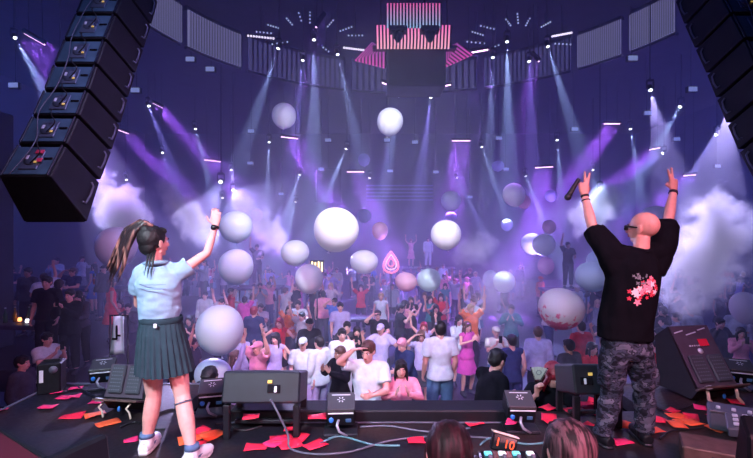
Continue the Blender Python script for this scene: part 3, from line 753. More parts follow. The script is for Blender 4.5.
def trousers(mb, J, sex='m', k=1.0, e=.016, to=.93, wide=1.0, top=.10):
    P = J['pelvis']; up = (J['waist'] - P).normalized()
    mb.loft([P - up * .10, P - up * .04, P + up * .03, P + up * top], [(.11 * k, .095 * k), (.163 * k + e, .115 * k + e), (.160 * k + e, .113 * k + e), (.142 * k + e, .1 * k + e)], n=18, side=J['side'])
    for s in ('l', 'r'):
        H_, K_, A_ = J[s + 'h'], J[s + 'k'], J[s + 'a']
        if to > .5:
            limb(mb, H_, K_, [(.094 * k + e), (.09 * k + e) * wide, (.077 * k + e) * wide, (.066 * k + e) * wide], 14)
            t = (to - .5) * 2
            mb.loft([K_, K_.lerp(A_, t * .33), K_.lerp(A_, t * .66), K_.lerp(A_, t)], [(.066 * k + e) * wide, (.066 * k + e) * wide, (.06 * k + e) * wide, (.052 * k + e) * wide], n=14)
        else:
            mb.loft([H_, H_.lerp(K_, to), H_.lerp(K_, to * 2)], [(.094 * k + e), (.092 * k + e) * wide, (.086 * k + e) * wide], n=14)
def skirt_solid(mb, J, k=1.0, length=.42, flare=.26):
    P = J['pelvis']; up = (J['waist'] - P).normalized()
    mb.loft([P + up * .12, P + up * .02, P - up * .12, P - Vector((0, 0, length))], [(.13 * k, .105 * k), (.176 * k, .13 * k), (.20 * k, .16 * k), (flare, flare * .85)], n=20, side=J['side'])
def hair_short(mb, J, hk=1.0, vol=.014):
    Mx = head_frame(J['F'], J['U']); H = J['head']
    def P(x, y, z): return H + Mx @ Vector((x * hk, y * hk, z * hk))
    mb.ball(P(0, -.022, .044), tuple(hk * a for a in (.076 + vol, .092 + vol, .080 + vol)), M=Mx, n=20, m=12)
    mb.ball(P(0, -.055, .0), tuple(hk * a for a in (.066 + vol, .055 + vol, .060 + vol)), M=Mx, n=16, m=10)
    mb.loft([P(-.05, .062, .082), P(0, .080, .088), P(.05, .062, .082)], [.018 * hk, .022 * hk, .018 * hk], n=8)
def hair_long(mb, J, hk=1.0, length=.36):
    hair_short(mb, J, hk, .016)
    Mx = head_frame(J['F'], J['U']); H = J['head']
    def P(x, y, z): return H + Mx @ Vector((x * hk, y * hk, z * hk))
    mb.loft([P(0, -.03, .04), P(0, -.075, -.04), P(0, -.088, -.04 - length * .4), P(0, -.085, -.04 - length * .8), P(0, -.08, -.04 - length)], [(.085, .07), (.092, .05), (.10, .04), (.085, .03), (.04, .014)], n=14, side=Mx @ Vector((1, 0, 0)))
    for s in (-1, 1):
        mb.loft([P(s * .055, .03, .075), P(s * .083, .022, .0), P(s * .086, .015, -.10), P(s * .08, .03, -.10 - length * .4)], [(.02, .03), (.014, .03), (.018, .028), (.008, .012)], n=10, side=Mx @ Vector((1, 0, 0)))
def shoes(J, s, k=1.0, o=.010):
    mb = MB(); foot(mb, J, s, k, o)
    return mb

# ------- crowd figures
POSES = {
    'fan': dict(chest=(-.02, .08, 1.27), waist=(0, .02, 1.09), neck=(-.03, .12, 1.41), head=(-.04, .18, 1.53), ls=(-.20, .10, 1.36), rs=(.15, .10, 1.38), le=(-.26, .24, 1.14), lw=(-.12, .42, 1.12), re=(.27, .16, 1.18), rw=(.17, .30, 1.40), rhand=('grip', (0, .05, 1), (-.5, .8, 0)), F=(-.3, .85, -.5)),
    'arms_down': dict(),
    'arm_up': dict(rs=(.17, .0, 1.44), re=(.27, .06, 1.66), rw=(.24, .12, 1.90), rhand=('open', (0, .1, 1), (0, 1, 0)), le=(-.25, .05, 1.17), lw=(-.16, .24, 1.16), waist=(.01, .0, 1.10)),
    'both_up': dict(rs=(.165, .0, 1.45), ls=(-.165, .0, 1.45), re=(.32, .05, 1.62), rw=(.34, .10, 1.86), le=(-.32, .05, 1.62), lw=(-.30, .12, 1.87), rhand=('open', (.1, .1, 1), (0, 1, 0)), lhand=('v', (-.1, .1, 1), (0, 1, 0))),
    'phone': dict(re=(.22, .14, 1.22), rw=(.07, .32, 1.42), le=(-.22, .14, 1.22), lw=(-.07, .32, 1.40), rhand=('grip', (-.15, .1, 1), (-.6, .6, 0)), lhand=('grip', (.15, .1, 1), (.6, .6, 0))),
    'clap': dict(re=(.27, .10, 1.25), rw=(.09, .30, 1.36), le=(-.27, .10, 1.25), lw=(-.09, .30, 1.36), rhand=('open', (-.3, .5, .8), (-1, 0, 0)), lhand=('open', (.3, .5, .8), (1, 0, 0)), lk=(-.13, .06, .5)),
    'dance': dict(pelvis=(.03, 0, .94), waist=(.0, .0, 1.09), re=(.36, .08, 1.30), rw=(.40, .22, 1.52), le=(-.34, .02, 1.24), lw=(-.42, .20, 1.34), rhand=('relaxed', (.1, .3, 1), (-.3, 1, 0)), lhand=('relaxed', (-.2, .5, .8), (0, 1, -.3)), rk=(.15, .08, .5), head=(.01, .02, 1.60), F=(.25, .9, -.1)),
    'shade_eyes': dict(le=(-.25, .12, 1.20), lw=(-.12, .28, 1.20), re=(.32, .12, 1.50), rw=(.14, .15, 1.66), rhand=('open', (-1, .1, .25), (0, .2, -1)), F=(.15, .95, -.15)),
    'lean': dict(chest=(-.04, .10, 1.26), waist=(0, .03, 1.09), neck=(-.06, .15, 1.40), head=(-.07, .21, 1.53), ls=(-.22, .12, 1.36), rs=(.12, .12, 1.38), le=(-.26, .24, 1.12), lw=(-.16, .42, 1.10), re=(.2, .1, 1.1), rw=(.17, .27, 1.0), F=(-.2, .9, -.35)),
}
PROTO = {}
def person_proto(pose, sex, top, bottom, hair, vox=.011, phone=False):
    """meshes of one kind of guest; top: tee long dress tank; bottom: trousers skirt shorts; hair: short long cap bald"""
    key = (pose, sex, top, bottom, hair)
    if key in PROTO: return PROTO[key]
    J = person_joints(**POSES[pose])
    k = 1.0 if sex == 'm' else .92
    sd = (sum(map(ord, key[0])) % 7) + len(PROTO) * 3.1
    b = MB(); body(b, J, sex, k, 1.0, .0095)
    me = voxel_mesh(b, 'person', [SK['light'], M['eye_white'], M['eye_dark'], M['brow'], M['lip']], vox, 1)
    join_into(me, face_bits(J['head'], head_frame(J['F'], J['U'])), 1)
    out = {'body': me}
    c = MB()
    shirt(c, J, sex, k, .020 if top != 'tank' else .008, {'tee': 'short', 'long': 'long', 'dress': 'none', 'tank': 'none', 'jacket': 'long'}[top], -.06 if top != 'jacket' else -.12, 1.4 if top == 'jacket' else 1.0)
    if top == 'dress': skirt_solid(c, J, k)
    out[{'tee': 'shirt', 'long': 'shirt', 'dress': 'dress', 'tank': 'top', 'jacket': 'jacket'}[top]] = voxel_mesh(c, 'shirt', CL['white'], .017, 2, wrinkle=.012, wscale=7, seed=sd, stretch=(1, 1, .7))
    if top != 'dress':
        c = MB()
        if bottom == 'skirt':
            skirt_solid(c, J, k, .40, .25); nm = 'skirt'
        elif bottom == 'shorts': trousers(c, J, sex, k, .022, .42); nm = 'shorts'
        else: trousers(c, J, sex, k); nm = 'trousers'
        out[nm] = voxel_mesh(c, nm, CL['black'], .018, 2, wrinkle=.010, wscale=8, seed=sd + 5)
    if hair != 'bald':
        c = MB()
        (hair_long if hair == 'long' else hair_short)(c, J)
        if hair == 'cap':
            c = MB(); Mx = head_frame(J['F'], J['U']); H = J['head']
            def P(x, y, z): return H + Mx @ Vector((x, y, z))
            c.ball(P(0, -.012, .062), (.086, .104, .072), M=Mx, n=16, m=10)
            c.loft([P(0, .07, .062), P(0, .12, .054), P(0, .165, .044)], [(.07, .012), (.068, .010), (.045, .008)], n=12, side=Mx @ Vector((1, 0, 0)))
        out['cap' if hair == 'cap' else 'hair'] = voxel_mesh(c, 'hair', HAIR['black'], .010, 1, wrinkle=.006 if hair != 'cap' else 0, wscale=28, seed=sd)
    for s in ('l', 'r'):
        out['shoe_' + s] = voxel_mesh(shoes(J, s, k), 'shoe', CL['charcoal'], .014, 1)
    if pose == 'phone':
        c = MB(); c.rbox((0, .375, 1.53), (.075, .010, .15), .004, 0); c.box((0, .3695, 1.53), (.066, .002, .138), 1)
        out['phone'] = c.mesh('smartphone', [M['black_gloss'], M['phone_screen']])
    PROTO[key] = out
    return out
M['phone_screen'] = mat('phone_screen', (0.1, 0.1, 0.12), 0.2, emit=(0.7, 0.8, 1.0), strength=1.2)

PHONE_TXT = ['']
def slot(o, m):
    o.material_slots[0].link = 'OBJECT'; o.material_slots[0].material = m
def guest(loc, rz, pose, sex, top, bottom, hair, ctop='white', cbot='black', chair='black', skin='light', size=1.0, label='', group=None):
    pr = person_proto(pose, sex, top, bottom, hair)
    o = bpy.data.objects.new('person', pr['body']); link(o)
    o.location = loc; o.rotation_euler = (0, 0, rz); o.scale = (size, size, size)
    slot(o, SK[skin])
    tag(o, label, 'person', group)
    for nm, me in pr.items():
        if nm == 'body' or nm == 'phone': continue
        part = 'shoe' if nm.startswith('shoe') else nm
        c = link(bpy.data.objects.new(part, me), o)
        if part in ('shirt', 'dress', 'top', 'jacket', 'cap'): slot(c, CL[ctop])
        elif part in ('trousers', 'skirt', 'shorts'): slot(c, CL[cbot])
        elif part == 'hair': slot(c, HAIR[chair])
    if 'phone' in pr:
        p = bpy.data.objects.new('smartphone', pr['phone']); link(p)
        p.location = loc; p.rotation_euler = (0, 0, rz); p.scale = o.scale
        tag(p, PHONE_TXT[0], 'phone', 'phones held up in the crowd')
    return o
# ------------------------------------------------------------------ stage
def stage_floor_mat():
    m = bpy.data.materials.new('stage_floor'); m.use_nodes = True; nt = m.node_tree; b = nt.nodes['Principled BSDF']
    tc = nt.nodes.new('ShaderNodeTexCoord')
    n = nt.nodes.new('ShaderNodeTexNoise'); n.inputs['Scale'].default_value = 1.3; n.inputs['Detail'].default_value = 3; nt.links.new(tc.outputs['Object'], n.inputs['Vector'])
    r = nt.nodes.new('ShaderNodeValToRGB'); r.color_ramp.elements[0].position = .42; r.color_ramp.elements[0].color = (.011, .012, .022, 1)
    r.color_ramp.elements[1].position = .62; r.color_ramp.elements[1].color = (.052, .028, .026, 1)
    nt.links.new(n.outputs['Fac'], r.inputs['Fac'])
    n2 = nt.nodes.new('ShaderNodeTexNoise'); n2.inputs['Scale'].default_value = 30; n2.inputs['Detail'].default_value = 6; nt.links.new(tc.outputs['Object'], n2.inputs['Vector'])
    mx = nt.nodes.new('ShaderNodeMix'); mx.data_type = 'RGBA'; mx.blend_type = 'MULTIPLY'; mx.inputs['Factor'].default_value = .6
    nt.links.new(r.outputs['Color'], mx.inputs['A']); nt.links.new(n2.outputs['Color'], mx.inputs['B']); nt.links.new(mx.outputs['Result'], b.inputs['Base Color'])
    mr = nt.nodes.new('ShaderNodeMapRange'); mr.inputs['To Min'].default_value = .25; mr.inputs['To Max'].default_value = .6
    nt.links.new(n2.outputs['Fac'], mr.inputs['Value']); nt.links.new(mr.outputs['Result'], b.inputs['Roughness'])
    return m
M['stage_floor'] = stage_floor_mat()
pts = [(-3.35, -2.5), (5.6, -2.5), (5.6, 4.7), (2.4, 4.7), (2.4, 4.0), (-1.75, 4.0), (-1.75, 4.7), (-3.35, 4.7)]
mb = MB(); n_ = len(pts)
mb.add([(x, y, -.12) for x, y in pts] + [(x, y, 0) for x, y in pts], [tuple(range(n_ - 1, -1, -1)), tuple(range(n_, 2 * n_))] + [(k, (k + 1) % n_, n_ + (k + 1) % n_, n_ + k) for k in range(n_)])
structure('floor_stage', mb, M['stage_floor'])
mb = MB(); q = [(x * .985 + .01, min(y, y * .99)) for x, y in pts]
mb.add([(x, y, FLOOR_Z) for x, y in q] + [(x, y, -.12) for x, y in q], [(k, (k + 1) % n_, n_ + (k + 1) % n_, n_ + k) for k in range(n_)])
structure('wall_stage_front', mb, M['black'])
mb = MB()
for a, b_ in (((-3.35, -2.5), (-3.35, 4.7)), ((-3.35, 4.7), (-1.75, 4.7)), ((2.4, 4.7), (5.6, 4.7))):
    c = ((a[0] + b_[0]) / 2, (a[1] + b_[1]) / 2, .004); mb.rbox(c, (abs(a[0] - b_[0]) + .03, abs(a[1] - b_[1]) + .03, .012), .003)
structure('trim_1', mb, M['grey'])

root = empty('stage_lip', (0, 3.86, 0)); tag(root, 'long low black box along the middle of the stage edge', 'stage riser')
MB().rbox((0, 0, .055), (2.45, .24, .11), .012).build('body', M['black'], root)
MB().rbox((0, -.122, .012), (2.43, .01, .012), .003).build('trim_strip', M['grey'], root)

# letters -------------------------------------------------
def text(s, size, loc, rot, m, parent=None, name='lettering', ext=.001, align='CENTER'):
    c = bpy.data.curves.new(name, 'FONT'); c.body = s; c.size = size; c.extrude = ext; c.align_x = align; c.align_y = 'CENTER'
    o = bpy.data.objects.new(name, c); COL.objects.link(o)
    dg = bpy.context.evaluated_depsgraph_get(); dg.update()
    me = bpy.data.meshes.new_from_object(o.evaluated_get(dg)); bpy.data.objects.remove(o)
    me.materials.clear(); me.materials.append(m)
    o = link(bpy.data.objects.new(name, me), parent); o.location = loc; o.rotation_euler = rot
    return o

# line arrays ---------------------------------------------
M['cab_back'] = mat('speaker_back_panel', (0.055, 0.115, 0.17), 0.5, noise_amt=0.2, noise_scale=6)
M['cab'] = mat('speaker_cabinet', (0.010, 0.009, 0.013), 0.55, noise_amt=0.2, noise_scale=9, bump=.15, bump_scale=200)
M['red_tape'] = mat('red_tape', (.8, .06, .14), .6)
M['amp'] = mat('amp_module', (0.10, 0.13, 0.19), 0.4, 0.3)
M['yellow'] = mat('yellow_plastic_glow', (0.85, 0.55, 0.1), 0.4, emit=(1, .7, .2), strength=.4)  # plain plastic, brightened by a faint glow in the material
M['pale_label'] = mat('pale_label', (0.7, 0.75, 0.85), 0.4)
SEAMS = [(4.78, 2.17), (5.04, 2.57), (5.25, 2.94), (5.43, 3.30), (5.60, 3.67), (5.78, 4.06), (6.00, 4.49), (6.22, 4.93), (6.42, 5.38), (6.60, 5.84)]
TILT = [46, 38, 33, 30, 28, 27, 26, 25, 23, 21]
def line_array(cx, sgn, word):
    n = len(SEAMS) - 1
    for k in range(n):
        (y0, z0), (y1, z1) = SEAMS[k], SEAMS[k + 1]
        f0 = Vector((0, math.cos(R(TILT[k])), -math.sin(R(TILT[k])))); f1 = Vector((0, math.cos(R(TILT[k + 1])), -math.sin(R(TILT[k + 1]))))
        org = Vector((cx, y0, z0)); root = empty('line_array_speaker', org)
        order = ['lowest', 'second from the bottom', 'third from the bottom', 'fourth from the bottom', 'fifth from the bottom', 'sixth from the bottom', 'seventh from the bottom', 'eighth from the bottom', 'topmost'][k]
        tag(root, 'black hanging speaker cabinet, %s of the %s array' % (order, word), 'speaker', '%s hanging speaker array' % word)
        gap = .035
        dep_k = .66 if k == 0 else .58
        up = Vector((0, y1 - y0, z1 - z0)); L = up.length; u = up / L
        B0 = u * gap * .3; B1 = up - u * gap
        dep = .58
        Fr0 = B0 + f0 * dep_k; Fr1 = B1 + f1 * dep
        wb, wf = .275, .37
        P = []
        for (bk, fr) in ((B0, Fr0), (B1, Fr1)):
            P += [bk + Vector((-wb, 0, 0)), bk + Vector((wb, 0, 0)), fr + Vector((wf, 0, 0)), fr + Vector((-wf, 0, 0))]
        o = MB().add(P, [(3, 2, 1, 0), (4, 5, 6, 7), (0, 1, 5, 4), (1, 2, 6, 5), (2, 3, 7, 6), (3, 0, 4, 7)]).build('cabinet', M['cab'], root)
        bv = o.modifiers.new('b', 'BEVEL'); bv.width = .012; bv.segments = 2
        nb = u.cross(Vector((1, 0, 0))).normalized()      # away from the audience
        if nb.y > 0: nb = -nb
        Mx = Matrix((Vector((1, 0, 0)), nb, u)).transposed()
        cen = (B0 + B1) / 2 + nb * .008
        h = (B1 - B0).length
        MB().rbox(cen, (.50, .014, h - .04), .004, M=Mx).build('back_panel', M['cab_back'], root)
        amp = MB().rbox(cen + nb * .012, (.20, .014, h * .62), .006, M=Mx)
        amp.loft([cen + nb * .015, cen + nb * .03], [.082, .075], n=20)
        amp = amp.build('amp_module', M['amp'], root)
        MB().rbox(cen + nb * .034 + u * .02 + Vector((-.045, 0, 0)), (.030, .006, .055), .002, M=Mx).build('label_plate', M['pale_label'], amp)
        MB().rbox(cen + nb * .034 - u * .045 + Vector((.065, 0, 0)), (.030, .010, .025), .003, M=Mx).build('connector', M['yellow'], amp)
        MB().rbox(cen + nb * .012 + u * .02 + Vector((.17, 0, 0)), (.10, .012, .03), .005, M=Mx).build('grip_slot', M['black_gloss'], root)
        for s in (-1, 1):
            MB().rbox(cen + Vector((s * .245, 0, 0)) + nb * .012, (.02, .02, h), .004, M=Mx).build('rigging_bar', M['dark_metal'], root)
            side = lambda t, v: (B0 + f0 * dep * t).lerp(B1 + f1 * dep * t, v) + Vector((s * (wb + (wf - wb) * t + .014), 0, 0))
            MB().loft([side(.80, .22), side(.88, .26), side(.90, .5), side(.88, .76), side(.80, .8)], [.011] * 5, n=8).build('handle', M['grey'], root)
        if word == 'left' and k < 2:
            for (du, dx, sc) in (((.10, -.06, 1), (-.02, -.02, .6)) if k == 0 else ()):
                MB().rbox(cen + nb * .036 + u * du + Vector((dx + .12, 0, 0)), (.07 * sc + .02, .003, .05), .001, M=Mx).build('red_tape', M['red_tape'], root)
        if k == 0:
            MB().slab([B0 + f0 * .04 + Vector((-wb + .02, 0, -.004)), B0 + f0 * .04 + Vector((wb - .02, 0, -.004)), Fr0 + Vector((wf - .03, 0, -.004)), Fr0 + Vector((-wf + .03, 0, -.004))], .004).build('bottom_plate', M['cab'], root)
    # rigging frame up to the ceiling
    y, z = SEAMS[-1]; root = empty('rigging_frame', (cx, y + .25, z)); tag(root, 'black steel frame and chains holding the %s speaker array' % word, 'rigging frame')
    MB().rbox((0, 0, .06), (.7, .75, .08), .01).build('frame', M['dark_metal'], root)
    for s in (-1, 1): MB().tube((0, s * .3, .1), (0, s * .3, CEIL_Z - z), .02, n=8).build('chain', M['dark_metal'], root)
line_array(-3.74, 1, 'left'); line_array(4.98, -1, 'right')
def cable(name, pts, r, m, label, cat='cable', parent=None, group=None, n=7):
    """smooth cable through pts"""
    P = [Vector(p) for p in pts]; out = []
    for i in range(len(P) - 1):
        p0, p1, p2, p3 = P[max(i - 1, 0)], P[i], P[i + 1], P[min(i + 2, len(P) - 1)]
        for k in range(6):
            t = k / 6
            out.append(0.5 * ((2 * p1) + (p2 - p0) * t + (2 * p0 - 5 * p1 + 4 * p2 - p3) * t * t + (3 * p1 - p0 - 3 * p2 + p3) * t ** 3))
    out.append(P[-1])
    o = MB().loft(out, [r] * len(out), n=n).build(name, m, parent)
    if parent is None: tag(o, label, cat, group)
    return o
M['cable_dim'] = mat('cable_dim', (0.12, 0.13, 0.18), 0.5); M['cable_grey'] = mat('cable_grey', (0.10, 0.11, 0.16), 0.5); M['cable_black'] = mat('cable_black', (0.015, 0.015, 0.02), 0.4)
M['cable_teal'] = mat('cable_teal', (0.10, 0.25, 0.30), 0.4)
for cx, word in ((-3.74, 'left'), (4.98, 'right')):
    pts = []
    for k, (y, z) in enumerate(SEAMS): pts.append((cx - .08 + .05 * math.sin(k * 2.1), y - .08 - .02 * math.cos(k * 3), z + .02))
    cable('speaker_cable', pts, .006, M['cable_dim'], 'grey cable running up the back of the %s speaker array' % word)
    for k in range(9):
        (y0, z0), (y1, z1) = SEAMS[k], SEAMS[k + 1]
        cable('link_cable', [(cx + .02, y0 * .6 + y1 * .4 - .05, z0 * .6 + z1 * .4), (cx + .12, y0 * .4 + y1 * .6 - .10, z0 * .4 + z1 * .6 + .03), (cx + .06, y0 * .1 + y1 * .9 - .13, z0 * .1 + z1 * .9), (cx - .06, y1 + .01, z1 + .08), (cx - .04, y1 + .06, z1 + .15)], .007, M['cable_black'],
              'black looped cable on the %s array, %s cabinet pair' % (word, ['lowest', 'second', 'third', 'fourth', 'fifth', 'sixth', 'seventh', 'eighth', 'topmost'][k]), group='loop cables on the speaker arrays')

# papers ---------------------------------------------------
M['paper_red'] = mat('paper_red', (0.90, 0.02, 0.07), 0.6); M['paper_orange'] = mat('paper_orange', (0.95, 0.13, 0.04), 0.6); M['paper_pink'] = mat('paper_pink', (0.85, 0.03, 0.16), 0.6)
M['paper_amber'] = mat('paper_amber', (0.95, 0.25, 0.03), 0.6)
PAPERS = [ # px, py, w, colour, rotation
 (58, 393, .12, 'pink', 5), (65, 398, .13, 'pink', 0), (74, 397, .12, 'pink', 12), (48, 408, .14, 'pink', 2), (0, 411, .12, 'pink', 30), (72.5, 417, .17, 'red', 12), (95, 416, .16, 'orange', 40), (108, 424, .17, 'orange', 48),
 (97, 403, .12, 'pink', 4), (76, 374, .12, 'pink', 20), (190, 441, .17, 'orange', 30), (200, 432, .14, 'red', 60), (205, 437, .18, 'orange', 20), (196, 446, .14, 'red', 10), (213, 436, .18, 'orange', 50),
 (262, 408, .17, 'red', 35), (251, 417, .13, 'red', 10), (256, 448, .16, 'red', 5), (281, 440, .17, 'red', 15), (290, 446, .17, 'red', 30), (276, 443, .17, 'pink', 60), (292, 430, .13, 'red', 8), (315, 446, .17, 'red', 40),
 (298, 440, .17, 'red', 70), (317, 417, .15, 'red', 10), (474, 424, .15, 'red', 20), (511, 423, .10, 'pink', 60), (416, 442, .13, 'red', 5), (549, 419, .17, 'red', 70), (556, 424, .16, 'red', 20), (575, 412, .18, 'red', 15), (585, 405, .17, 'red', 5),
 (592, 409, .17, 'red', 30), (589, 428, .17, 'red', 35), (583, 433, .15, 'pink', 10), (594, 402, .14, 'red', 60), (548, 409, .14, 'red', 30), (621, 443, .15, 'pink', 10), (629, 427, .14, 'orange', 60), (639, 431, .12, 'red', 10), (655, 432, .13, 'orange', 15),
 (676, 417, .14, 'orange', 10), (684, 421, .17, 'orange', 35), (691, 418, .15, 'red', 60), (677, 426, .15, 'orange', 80), (693, 424, .14, 'orange', 5), (672, 412, .13, 'red', 30), (717, 429, .16, 'orange', 30), (707, 451, .17, 'amber', 20), (701, 447, .13, 'amber', 65),
 (735, 403, .15, 'red', 70), (728, 412, .13, 'pink', 30), (715, 418, .12, 'pink', 10), (700, 409, .13, 'pink', 60), (131, 441, .1, 'pink', 30), (152, 416, .1, 'pink', 10), (600, 416, .13, 'red', 5), (568, 441, .12, 'red', 40), (660, 421, .12, 'red', 55)]
def paper_place(px, py):
    pl = []
    for (x0, x1, t) in ((0, 100, "by the stage's left corner"), (100, 215, "around the ponytailed woman's trainers"), (215, 330, "around the long box speaker"), (330, 520, "before the low stage riser"),
                        (520, 600, "around the right box speaker"), (600, 665, "by the black shoes"), (665, 999, "before the plum wedge")):
        if x0 <= px < x1: return t
    return ''
nth = {}
ORD = ['front-most', 'second from the front', 'third from the front', 'fourth from the front', 'fifth from the front', 'sixth from the front', 'seventh from the front', 'eighth from the front', 'ninth from the front', 'tenth from the front', 'eleventh from the front', 'twelfth from the front', 'thirteenth from the front']
PAPERS.sort(key=lambda t: -t[1])
for i, (px, py, w, c, rz) in enumerate(PAPERS):
    Y = CAM_Z * FPX / (py - CY); z = .004 + .0012 * (i % 5)
    if 3.74 <= Y <= 3.98 and abs((px - CX) / FPX * Y) < 1.2: z = .114; Y = (CAM_Z - z) * FPX / (py - CY)
    if Y > 4.6: Y = 4.55
    x = (px - CX) / FPX * Y
    pl = paper_place(px) if False else paper_place(px, py); k = (c, pl); nth[k] = nth.get(k, -1) + 1
    w *= .86; mb = MB(); h = w * .68; V = []; N = 5
    for b_ in range(N):
        for a_ in range(N):
            u, v = a_ / (N - 1) - .5, b_ / (N - 1) - .5
            V.append((u * w * 1.15, v * h * 1.25, .006 + .007 * math.sin(3 * u + i) * math.cos(4 * v + 2 * i) + .009 * max(0, abs(u + v * ((i % 3) - 1)) - .33) ))
    mb.add(V, [(b_ * N + a_, b_ * N + a_ + 1, (b_ + 1) * N + a_ + 1, (b_ + 1) * N + a_) for b_ in range(N - 1) for a_ in range(N - 1)], 0, True)
    o = mb.build('paper_sheet', M['paper_' + c], None, (x, Y, z), (0, 0, R(rz)))
    sm = o.modifiers.new('t', 'SOLIDIFY'); sm.thickness = .0012
    tag(o, '%s paper, %s, %s' % (c, ORD[nth[k]], pl), 'paper', 'red and orange papers scattered on the stage')

# black box speakers on legs --------------------------------
def leg_speaker(x, y, w, mirror, label):
    root = empty('box_speaker', (x, y, 0)); tag(root, label, 'speaker')
    s = -1 if mirror else 1
    Mx = Matrix.Rotation(R(-16), 3, 'X')
    c = Vector((0, .22, .345)); b = MB().rbox(c, (w, .40, .235), .014, M=Mx).build('cabinet', M['cab_blue'], root)
    fr = c + Mx @ Vector((0, -.202, 0))
    MB().rbox(fr + Vector((.07 * s, -.004, .045)), (.035, .008, .024), .003, M=Mx).build('yellow_label', M['yellow'], root)
    MB().rbox(fr + Vector((.10 * s, -.006, -.01)), (.10, .012, .06), .004, M=Mx).build('socket_plate', M['black_gloss'], root)
    MB().rbox(fr + Vector((.115 * s, -.014, -.01)), (.02, .01, .045), .003, M=Mx).build('plug', M['pale_label'], root)
    for sx in (-1, 1):
        for sy in (.05, .39):
            MB().rbox((sx * (w / 2 - .03), sy, .13), (.05, .05, .26), .006).build('leg', M['black'], root)
    MB().rbox((0, .22, .06), (w - .08, .05, .03), .006).build('stretcher', M['black'], root)
    return root
M['cab_blue'] = mat('cabinet_blue_black', (0.010, 0.014, 0.024), 0.5, noise_amt=0.2, noise_scale=8, bump=.15, bump_scale=200)
leg_speaker(-.89, 3.44, .60, False, 'long blue-black box speaker on legs with a yellow label and cable')
leg_speaker(1.80, 3.62, .40, True, 'black box speaker on legs between the red-haired guest and camouflage trousers')
cable('power_cable', [(-.80, 3.40, .33), (-.74, 3.33, .28), (-.66, 3.34, .10), (-.63, 3.3, .012), (-.45, 3.22, .010), (-.2, 3.25, .010), (.1, 3.42, .010), (.5, 3.5, .010), (1.0, 3.45, .01)], .008, M['cable_grey'], 'grey cable from the long box speaker along the stage floor')

# spark machines --------------------------------------------
M['plate'] = mat('machine_top_plate', (0.05, 0.055, 0.07), 0.35)
def spark_machine(x, y, rz, label, h=.25):
    root = empty('spark_machine', (x, y, 0), rz); tag(root, label, 'spark machine', 'spark machines along the stage')
    MB().rbox((0, 0, .012), (.27, .22, .024), .006).build('base_plate', M['dark_metal'], root)
    Mx = Matrix.Rotation(R(22), 3, 'X'); c = Vector((0, .03, .165))
    MB().rbox(c, (.225, .20, .16), .012, M=Mx).build('body', M['black'], root)
    top = c + Mx @ Vector((0, 0, .084))
    tp = MB().rbox(top, (.215, .19, .008), .003, M=Mx).build('top_plate', M['plate'], root)
    t2 = top + Mx @ Vector((0, 0, .0055))
    e = MB()
    for k in range(6):
        a = k * PI / 3; e.rbox(t2 + Mx @ Vector((.022 * math.cos(a), .01 + .022 * math.sin(a), 0)), (.018, .006, .003), .001, M=Mx @ Matrix.Rotation(a, 3, 'Z'))
    e.rbox(t2 + Mx @ Vector((0, .062, 0)), (.15, .008, .003), .001, M=Mx)
    e.build('emblem', M['pale_label'], tp)
    MB().rbox(c + Mx @ Vector((0, -.104, .055)), (.20, .006, .012), .002, M=Mx).build('front_strip', M['pale_label'], root)
    MB().ball(c + Mx @ Vector((-.075, -.103, -.01)), (.02, .012, .024), n=12, m=8).build('blue_knob', M['blue'], root)
    MB().rbox(c + Mx @ Vector((.06, -.106, -.015)), (.045, .008, .035), .004, M=Mx).build('display', M['screen_blue'], root)
    MB().loft([(-.015, -.09, .13), (-.03, -.125, .10), (-.01, -.14, .06), (.05, -.13, .02)], [(.010, .006), (.012, .007), (.012, .007), (.010, .005)], n=8).build('bracket', M['cream_cool'], root)
    return root
M['screen_blue'] = mat('screen_blue', (0.05, 0.12, 0.25), 0.3, emit=(0.1, 0.3, 0.8), strength=.1)
M['cream_cool'] = mat('bracket_metal', (0.30, 0.33, 0.42), 0.35, .3)
def floor_xy(px, py, z=0.0):
    Y = (CAM_Z - z) * FPX / (py - CY); return (px - CX) / FPX * Y, Y
for px, py, rz, lab in ((340, 437, .05, 'small black spark machine just right of the long box speaker'), (524, 434, -.05, 'small black spark machine in front of the red-haired guest'),
                    (208, 418, .25, 'small black spark machine behind the skirted woman, near the gripping hand'), (97, 391, .35, 'small black spark machine left of the twin-pad wedge'), (748, 392, -.4, 'small black spark machine right of the large monitor wedge')):
    x, y = floor_xy(px, py); spark_machine(x, y + .1, rz, lab)

